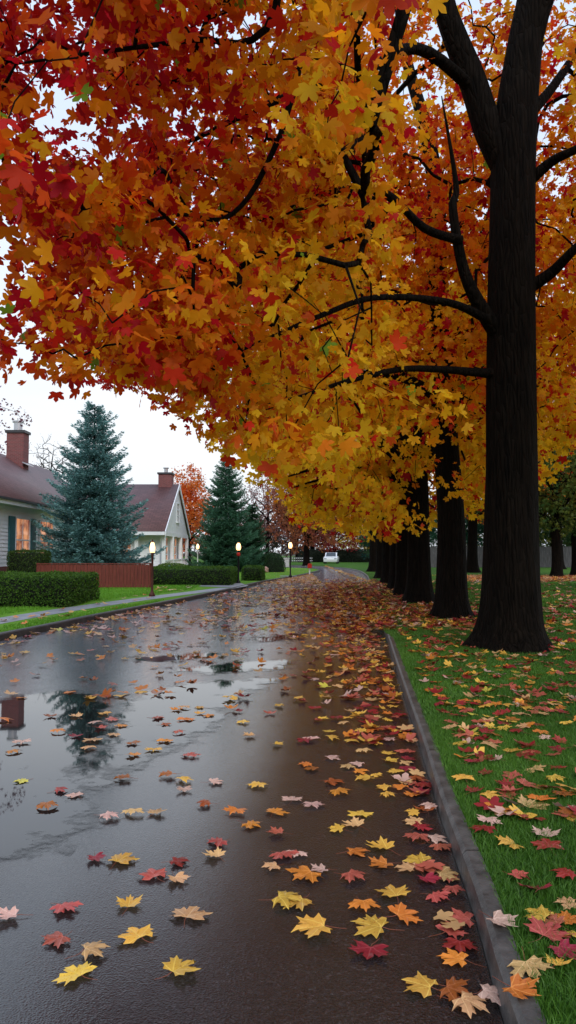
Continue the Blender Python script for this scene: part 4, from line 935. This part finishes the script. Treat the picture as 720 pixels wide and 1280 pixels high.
# ------------------------------------------------------------------ small far things
q = P(387, 718, LZ)
mbx = tag(empty('mailbox', q), 'small red mailbox on a white post at the grass edge of the bend', 'mailbox')
MB().box(q.x - .045, q.x + .045, q.y - .045, q.y + .045, LZ, .5, .008).build('post', M['white'], mbx)
bx = MB(); n = 12
prof = [(-.13, 0), (.13, 0)] + [(.13 * math.cos(math.pi * i / n), .16 + .13 * math.sin(math.pi * i / n)) for i in range(n + 1)]
bx.poly([(q.x + a, q.y - .2, .5 + b) for a, b in prof], (0, .42, 0)); bb_ = bx.build('box', M['red'], mbx)
MB().box(q.x + .132, q.x + .146, q.y - .05, q.y - .01, .6, .82).build('flag', M['red'], mbx)
q = P(358, 709, LZ)
gp = MB(); gp.box(q.x - .25, q.x + .25, q.y, q.y + .5, LZ, .85, .03); gp.box(q.x - .3, q.x + .3, q.y - .05, q.y + .55, .85, .95, .02); tag(gp.build('gate_pillar', M['stone']), 'pale stone pillar on the lawn behind the third street lamp', 'pillar')
q = P(361, 720.6, LZ); sl = MB(); sl.box(q.x - .5, q.x + .45, q.y - .25, q.y + .5, LZ, LZ + .03, .01); tag(sl.build('paving_slab', M['walk']), 'flat pale slab in the grass at the foot of the third street lamp', 'slab')
q = P(331, 715.5, LZ); bo = MB(); bo.ball((q.x, q.y, LZ + .17), .3, .75, 12)
for v in bo.bm.verts: v.co += Vector((.05 * math.sin(v.co.z * 17), .05 * math.sin(v.co.x * 13), .04 * math.sin(v.co.x * 19)))
tag(bo.build('boulder', M['boulder'], None, True), 'pinkish boulder left of the round dark bush', 'boulder')

def car(x, y, rz):
    r = tag(empty('parked_car', (x, y, 0.0)), 'small white car parked beyond the bend of the road', 'car')
    Mx = Matrix.Translation((x, y, 0)) @ Matrix.Rotation(rz, 4, 'Z')
    def b_(name, prof, w_, m, par, off=0):
        mb = MB(); mb.poly([(a, -w_ / 2, z) for a, z in prof], (0, w_, 0)); bmesh.ops.bevel(mb.bm, geom=list(mb.bm.edges), offset=.04, segments=2, affect='EDGES'); bmesh.ops.transform(mb.bm, matrix=Mx, verts=mb.bm.verts); return mb.build(name, m, par, False)
    body = b_('body', [(-1.9, .3), (1.9, .3), (1.95, .6), (1.85, .85), (.95, .98), (-1.7, 1.0), (-1.95, .8)], 1.66, M['car'], r)
    cab = b_('cabin', [(.95, .95), (.25, 1.42), (-1.2, 1.45), (-1.75, .98)], 1.42, M['car'], r)
    def pc(name, pts, m, th):
        mb = MB(); mb.poly(pts, th); bmesh.ops.transform(mb.bm, matrix=Mx, verts=mb.bm.verts); return mb.build(name, m, r)
    pc('windscreen', [(.90, -.6, 1.0), (.90, .6, 1.0), (.32, .55, 1.40), (.32, -.55, 1.40)], M['glass'], (.03, 0, .02))
    for s in (-1, 1): pc('side_window', [(.7, s * .70, 1.02), (-1.4, s * .70, 1.02), (-1.1, s * .70, 1.36), (.25, s * .70, 1.36)], M['glass'], (0, s * .02, 0))
    for s in (-1, 1): pc('headlight', [(1.9, s * .75, .62), (1.9, s * .45, .62), (1.86, s * .45, .78), (1.86, s * .75, .78)], M['trim'], (.04, 0, 0))
    for a in (-1.2, 1.2):
        for s in (-1, 1):
            mb = MB(); bmesh.ops.create_cone(mb.bm, cap_ends=True, segments=18, radius1=.31, radius2=.31, depth=.2, matrix=Mx @ Matrix.Translation((a, s * .76, .31)) @ Matrix.Rotation(math.pi / 2, 4, 'X')); mb.build('wheel', M['tyre'], r)
car(5.3, 93, math.radians(-97))

# ------------------------------------------------------------------ fallen leaves
PAL = dict(Y=('golden yellow', (.80, .46, .07)), T=('tan', (.68, .40, .17)), O=('orange', (.72, .24, .035)), U=('rust brown', (.36, .10, .02)),
           R=('dusty red', (.48, .11, .07)), C=('crimson', (.30, .02, .025)), K=('pale pink', (.68, .42, .34)), G=('lime yellow', (.62, .55, .08)))
LM = {k: leafmat('fallen_leaf_' + v[0].replace(' ', '_'), .12, .38, .4, True, v[1], .012) for k, v in PAL.items()}
MESH = {}; STEMS = []; NV = 6
for v in range(NV):
    r_ = np.random.default_rng(500 + v); t2, F = T1; x, y = t2[:, 0].copy(), t2[:, 1].copy()
    a = [-.10, .10, -.18, .26, -.26, -.05][v]; b_ = [-.08, -.12, .05, .16, -.18, -.10][v]
    rad = np.hypot(x, y - .3); z = a * x ** 2 + b_ * (y - .3) ** 2 + .04 * np.sin(3 * np.arctan2(x, y - .3) + v) * rad + np.where(rad > .45, r_.normal(0, .03, len(x)), 0)
    z -= .05 * np.exp(-(x / .05) ** 2)
    if v in (3,): x *= .86
    z -= z.min()
    V = np.stack([x, y - .3, z + .004], 1)
    for k in PAL:
        MESH[k, v] = np_mesh('fallen_leaf', V, F, LM[k], uv=np.stack([t2[:, 0], t2[:, 1]], 1), smooth=True)
    z0 = z[0] + .012
    pts = [(0, -.32, z[np.argmin(np.hypot(x, y))] + .016), (.03 * (-1) ** v, -.5, .04), (.10 * (-1) ** v, -.68, .02), (.2 * (-1) ** v, -.85 - .05 * v, .016)]
    sg = [(np.array(p), np.array(q_), .014 - .002 * i, .012 - .002 * i) for i, (p, q_) in enumerate(zip(pts, pts[1:]))]
    V, F4 = tube_np(sg, 5); STEMS.append(np_mesh('stem', V, F4, M['stem']))

HAND = [(95,1219,'Y'),(225,1214,'Y'),(116,1191,'T'),(71,1176,'R'),(171,1171,'Y'),(161,1131,'Y'),(82,1136,'R'),(10,1147,'K'),(237,1145,'T'),(152,1076,'Y'),(120,1074,'C'),(223,1078,'C'),(192,1095,'R'),(222,1100,'T'),(268,1070,'T'),(272,1054,'R'),(340,1084,'T'),(357,1128,'Y'),(59,1010,'U'),(75,989,'R'),(94,995,'K'),(167,1017,'T'),(195,1017,'T'),(137,1022,'K'),(155,974,'U'),(27,977,'G'),(17,941,'O'),(210,970,'U'),(230,976,'Y'),(230,988,'K'),(269,978,'K'),(256,1006,'U'),(322,982,'Y'),(294,1015,'O'),(314,1032,'O'),(345,1016,'O'),(346,1042,'R'),(238,945,'R'),(192,938,'Y'),(167,945,'O'),(166,930,'U'),(115,926,'T'),(111,936,'T'),(151,908,'O'),(142,919,'T'),(197,898,'R'),(207,906,'U'),(304,903,'Y'),(312,920,'T'),(337,892,'R'),(347,931,'Y'),(5,901,'O'),(95,896,'T'),(130,893,'Y'),(87,866,'O'),(116,871,'U'),(27,873,'O'),(355,1070,'R'),(250,885,'Y'),(261,895,'O'),(232,900,'O'),
 (527,1234,'Y'),(587,1260,'T'),(615,1247,'K'),(462,1191,'C'),(575,1184,'C'),(577,1151,'R'),(393,1163,'Y'),(465,1160,'Y'),(455,1135,'O'),(505,1145,'O'),(492,1119,'Y'),(371,1130,'Y'),(442,1098,'R'),(382,1095,'O'),(400,1089,'K'),(477,1082,'O'),(509,1088,'T'),(523,1076,'Y'),(445,1066,'O'),(476,1060,'Y'),(370,1068,'K'),(562,1099,'R'),(547,1122,'R'),(567,1115,'R'),(552,1060,'R'),(545,1052,'K'),(526,1035,'C'),(517,1016,'Y'),(537,1010,'K'),(422,1037,'Y'),(442,1032,'T'),(450,1019,'Y'),(425,992,'O'),(417,978,'U'),(392,1007,'K'),(365,1000,'K'),(457,975,'Y'),(450,965,'O'),(435,959,'T'),(447,956,'K'),(415,948,'K'),(382,956,'O'),(390,924,'K'),(397,901,'R'),(390,962,'U'),(485,995,'Y'),(480,985,'Y'),(525,992,'C'),(532,982,'C'),(515,980,'R'),(524,975,'R'),(487,952,'Y'),(485,943,'Y'),(510,950,'C'),(505,940,'R'),(455,940,'T'),(430,905,'T'),(440,928,'Y'),(462,915,'O'),(470,930,'Y'),(480,925,'C'),(495,965,'Y'),(470,970,'Y'),(500,985,'O')]
KERBTOP = [(626, 1154, 'K'), (650, 1240, 'O')]
LAWN = [(637,1057,'Y'),(612,996,'Y'),(607,967,'C'),(632,1015,'Y'),(660,1006,'T'),(610,1027,'K'),(605,1039,'C'),(682,1043,'K'),(685,1059,'C'),(665,1025,'C'),(580,975,'Y'),(592,989,'C'),(632,981,'C'),(637,992,'R'),(647,1096,'R'),(670,1112,'C'),(707,1095,'C'),(675,1145,'Y'),(685,1167,'R'),(705,1190,'C'),(697,1205,'Y'),(712,1152,'O'),(710,1130,'T'),(715,1017,'O'),(662,1211,'T'),(700,927,'C'),(665,950,'C'),(670,962,'T'),(620,950,'K'),(630,905,'C'),(670,906,'C'),(697,960,'C'),(687,985,'C'),(695,975,'Y'),(710,987,'Y'),(590,945,'T'),(600,925,'C'),(575,930,'Y'),(612,880,'R'),(640,940,'Y'),(655,930,'C'),(690,945,'R'),(580,915,'R'),(640,970,'R'),(650,1020,'R'),(675,1000,'O'),(715,1170,'Y'),(690,1155,'R'),(655,895,'T'),(700,885,'O')]
FG = 'fallen maple leaves on the wet road and the lawn'
specs = []           # (pos, colour key, zone)
def zone_of(p, surf):
    if surf == 'lawn':
        xk = np.interp(p[1], RY, RX)
        a = 'on kerbside grass' if p[0] - xk < .8 else 'on inner lawn'
        return a + (' at the bottom' if p[1] < 4 else ' before the trunk')
    xk = np.interp(p[1], RY, RX); d = xk - p[0]
    if d < .42: return 'in the gutter against the kerb'
    if d < 1.15: return 'on asphalt just left of the gutter'
    if d < 2.0: return 'on asphalt left of the leafy strip' if p[1] > 4.5 else 'on the nearest asphalt mid frame'
    q0, q1, _ = proj(np.array([p[0], p[1], 0])); q0, q1 = q0[0], q1[0]
    if q1 > 1050: return 'on asphalt at the bottom left'
    if q0 < 150 and q1 > 880: return 'by the largest puddle'
    if q1 > 880: return 'between large puddle and leafy strip'
    return 'on the left half beyond the puddles' if q0 < 220 else 'mid road beyond the puddles'
RY = np.array([p.y for p in RP[:-40]]); RX = np.array([p.x for p in RP[:-40]])
kk = np.argsort(RY); RY, RX = RY[kk], RX[kk]
LY = np.array([p.y for p in LP[:-40]]); LX = np.array([p.x for p in LP[:-40]]); kk = np.argsort(LY); LY, LX = LY[kk], LX[kk]
for a, b, k in HAND: specs.append((P(a, b, .004), k, 'road'))
for a, b, k in KERBTOP: specs.append((P(a, b, .125), k, 'kerb'))
for a, b, k in LAWN: specs.append((P(a, b, LZ + .03), k, 'lawn'))
r_ = np.random.default_rng(99)
keys = list(PAL)
rest = []
def scatter(n, x0, x1, y0, y1, dens, surf, probs):
    x = r_.uniform(x0, x1, n); y = r_.uniform(y0, y1, n); keep = r_.random(n) < dens(x, y)
    k = r_.choice(keys, n, p=np.array(probs) / sum(probs))
    for a, b, c in zip(x[keep], y[keep], k[keep]): rest.append((a, b, c, surf))
#              Y   T   O   U   R   C   K   G
pr_road = [22, 26, 24, 10, 8, 4, 16, 1]; pr_gut = [18, 12, 20, 12, 20, 22, 5, 0]; pr_lawn = [16, 13, 15, 8, 20, 32, 7, 1]
xk = lambda y: np.interp(y, RY, RX)
xl = lambda y: np.interp(y, LY, LX)
inroad = lambda x, y: (x < xk(y) - .05) & (x > xl(y) + .05)
def clumpy(x, y, s=1.0): return np.clip(.5 + .9 * np.sin(x * 2.1 * s + 1.3 * np.sin(y * 1.3 * s)) * np.sin(y * 1.7 * s + 1.1 * np.sin(x * 1.9)), .08, 1.3)
# strip along the kerb, thinning to the left
scatter(int(6 * 24 * 72), -2.5, 3.5, 6.0, 30, lambda x, y: inroad(x, y) * np.clip(np.exp(-((xk(y) - x) / (.50 + .02 * y)) ** 1.6) * 1.0 + .07 * clumpy(x, y), 0, 1), 'road', pr_gut)
scatter(1500, -.1, .96, 2.6, 6.4, lambda x, y: inroad(x, y) * ((xk(y) - x) < .16) * .16, 'road', pr_gut)
scatter(int(9 * 26 * 7), -7, 2, 7.6, 34, lambda x, y: inroad(x, y) * clumpy(x, y), 'road', pr_road)
scatter(2200, -3.8, 1.8, 15, 33, lambda x, y: inroad(x, y) * .4 * clumpy(x, y, .6), 'road', pr_road)
scatter(9000, .8, 4.2, 13.5, 34, lambda x, y: (((xk(y) - x) < .05) & ((x - xk(y)) < .3)) * .8, 'kerb', pr_gut)
# left kerb gutter
scatter(3600, -7, -1, 8, 36, lambda x, y: inroad(x, y) * ((x - xl(y)) < .35) * .9, 'road', pr_road)
# far leaf carpet on the road
scatter(17000, -2.4, 6.2, 34, 66, lambda x, y: inroad(x, y) * np.clip((y - 34) / 5 * .8 + .2 * (x / 3), .05, .95), 'road', [25, 60, 25, 4, 4, 0, 45, 0])
# lawn
def onlawn(x, y): return x > xk(y) + .22
def lawnd(x, y):
    near = 30 / 40 * (.6 + .8 * clumpy(x, y)) * np.where(y < 5, .95, 1); band = (y > 15.2) & (y < 33) & (x < 2.3 + .09 * y)
    return onlawn(x, y) * np.where(band, .95, near * np.where(y > 26, .35, 1) * np.where((x > 4.2) & (y > 13.5), .28, 1))
scatter(int(12 * 34 * 40), .8, 12.8, 4.0, 38, lawnd, 'lawn', pr_lawn)
scatter(6500, 3.5, 9, 33, 75, lambda x, y: onlawn(x, y) * ((x - xk(y)) < 2.2) * .8, 'lawn', [40, 25, 20, 5, 10, 5, 5, 5])
scatter(7500, 8.5, 26, 35, 45.5, lambda x, y: .9 * (np.abs(y - 40) < 4.4) * (x > .12 * y + 3.2), 'lawn', [10, 30, 30, 10, 22, 5, 10, 0])
scatter(500, -12, -1.5, 14, 30, lambda x, y: (x < xl(y) - .3) & (x > xl(y) - 1.5), 'left', [30, 20, 30, 10, 5, 0, 5, 5])
rest.sort(key=lambda t: t[1] ** 2 + t[0] ** 2)
def inview(a, b):
    px, py, f = proj(np.array([a, b, .05])); return -5 < px[0] < 725 and py[0] < 1285
NEED = 300 - len(specs); far = []
for t in rest:
    if t[1] > 2.3 and inview(t[0], t[1]) and NEED > 0 and not any((t[0] - s[0].x) ** 2 + (t[1] - s[0].y) ** 2 < .010 for s in specs[-60:]):
        z = .006 if t[3] == 'road' else .125 if t[3] == 'kerb' else LZ + .035
        specs.append((Vector((t[0], t[1], z)), t[2], t[3])); NEED -= 1
    else: far.append(t)
# name each one by colour, place and order of distance in its place
specs.sort(key=lambda s: s[0].y)
cnt = {}
NUM = ['nearest', 'second nearest', 'third nearest', 'fourth nearest', 'fifth nearest', 'sixth nearest', 'seventh nearest', 'eighth nearest', 'ninth nearest', 'tenth nearest', 'eleventh nearest', 'twelfth nearest', 'thirteenth nearest', 'fourteenth nearest', 'fifteenth nearest', 'sixteenth nearest', 'seventeenth nearest', 'eighteenth nearest', 'nineteenth nearest', 'twentieth nearest']
for i, (p, k, surf) in enumerate(specs):
    vv = int(r_.integers(0, NV)); shp = 'curled ' if vv in (3, 4) else ''
    zn = 'on top of the kerb' if surf == 'kerb' else zone_of(p, surf)
    key = (k, zn, shp); c = cnt.get(key, 0); cnt[key] = c + 1
    o = bpy.data.objects.new('fallen_leaf', MESH[k, vv]); COL.objects.link(o)
    s = r_.uniform(.085, .118) * (1.12 if p.y < 4 and surf == 'road' and k in 'YO' else .95)
    o.location = p; o.scale = (s * r_.uniform(.8, 1.12), s * r_.uniform(.88, 1.1), s)
    tilt = .05 if surf != 'lawn' else .28
    o.rotation_euler = (r_.normal(0, tilt * .5), r_.normal(0, tilt * .5), r_.uniform(0, 6.28))
    if surf != 'lawn': o.location.z += .001 + (abs(o.rotation_euler[0]) + abs(o.rotation_euler[1])) * s * .25
    num = NUM[c] if c < len(NUM) else f'{c + 1}th nearest'
    tag(o, f'{num} {shp}{PAL[k][0]} maple leaf lying {zn}', 'leaf', FG)
    st_ = bpy.data.objects.new('stem', STEMS[vv]); COL.objects.link(st_); st_.parent = o
# the thousands farther off: one carpet
fp = np.array([(t[0], t[1], (.012 if t[3] == 'road' else .128 if t[3] == 'kerb' else LZ + .025) + r_.random() * .02) for t in far]); fc = np.array([PAL[t[2]][1] for t in far]) * r_.uniform(.7, 1.1, (len(far), 1))
dist = np.hypot(fp[:, 0], fp[:, 1]); parts = []; off = 0
for lo, hi, tm, sz in ((0, 14, T2, .095), (14, 34, T2, .13), (34, 90, T3, .18)):
    m_ = (dist >= lo) & (dist < hi); n = m_.sum()
    a = r_.uniform(0, 6.28, n); tip = np.stack([np.cos(a), np.sin(a), r_.normal(0, .12, n)], 1); nor = np.array([0, 0, 1.]) + r_.normal(0, .16, (n, 3))
    V, F, C_ = leaf_cloud(fp[m_], tip, nor, sz * r_.uniform(.8, 1.2, n), fc[m_], tm, r_.uniform(-.2, .8, n), r_)
    parts.append((V, F + off, C_)); off += len(V)
tag(link('fallen_leaves', np_mesh('fallen_leaves', np.concatenate([p[0] for p in parts]), np.concatenate([p[1] for p in parts]), M['fleaf'], cols=np.concatenate([p[2] for p in parts]))),
    'carpet of red, orange and yellow leaves scattered over the farther road and lawn', 'leaf litter', None, 'stuff')

# ------------------------------------------------------------------ grass
def grass(label, xs, ys, hs, ws, c1_, c2_, seed):
    r_ = np.random.default_rng(seed); n = len(xs); pos = np.stack([xs, ys, np.full(n, LZ - .005)], 1)
    lean = r_.normal(0, .42, (n, 2)); h = hs * r_.uniform(.55, 1.25, n)
    a = r_.uniform(0, 6.28, n); sd_ = np.stack([np.cos(a), np.sin(a), 0 * a], 1) * ws[:, None]
    mid = pos + np.stack([lean[:, 0] * h * .35, lean[:, 1] * h * .35, h * .6], 1); tp = pos + np.stack([lean[:, 0] * h, lean[:, 1] * h, h * (1 - .25 * (lean ** 2).sum(1))], 1)
    V = np.stack([pos - sd_, pos + sd_, mid + sd_ * .7, mid - sd_ * .7, tp], 1).reshape(-1, 3)
    b = np.arange(n)[:, None] * 5; F = np.concatenate([b + np.array([0, 1, 2]), b + np.array([0, 2, 3]), b + np.array([3, 2, 4])])
    k = np.clip(r_.random(n) * .7 + .3 * clumpy(xs, ys, .8), 0, 1)[:, None]; col = np.array(c1_) * (1 - k) + np.array(c2_) * k
    return tag(link('grass', np_mesh('grass', V, F, M['blade'], cols=np.repeat(col, 5, 0))), label, 'grass', None, 'stuff')
r_ = np.random.default_rng(5)
def sample(n, x0, x1, y0, y1, fn):
    x = r_.uniform(x0, x1, n); y = r_.uniform(y0, y1, n); k = fn(x, y); return x[k], y[k]
A = sample(150000, .7, 2.9, 1.9, 6.5, lambda x, y: (x > xk(y) + .085) & (x < y * .40 + .5))
B = sample(190000, 1.0, 6.2, 6.5, 14, lambda x, y: (x > xk(y) + .085) & (x < y * .40 + .5))
C = sample(110000, 1.8, 14, 14, 34, lambda x, y: (x > xk(y) + .085) & (x < y * .42 + .5))
xs = np.concatenate([A[0], B[0], C[0]]); ys = np.concatenate([A[1], B[1], C[1]])
hs = np.concatenate([np.full(len(A[0]), .055), np.full(len(B[0]), .055), np.full(len(C[0]), .06)]); ws = np.concatenate([np.full(len(A[0]), .0022), np.full(len(B[0]), .0045), np.full(len(C[0]), .012)])
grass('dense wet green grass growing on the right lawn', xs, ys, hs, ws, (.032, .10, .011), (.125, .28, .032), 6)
D = sample(160000, -14, -1.5, 12, 36, lambda x, y: (x < xl(y) - .18) & (x > -y * .42 - .5) & (np.abs(x - np.interp(y, [p.y for p in sw], [p.x for p in sw])) > .38 + .02 * y))
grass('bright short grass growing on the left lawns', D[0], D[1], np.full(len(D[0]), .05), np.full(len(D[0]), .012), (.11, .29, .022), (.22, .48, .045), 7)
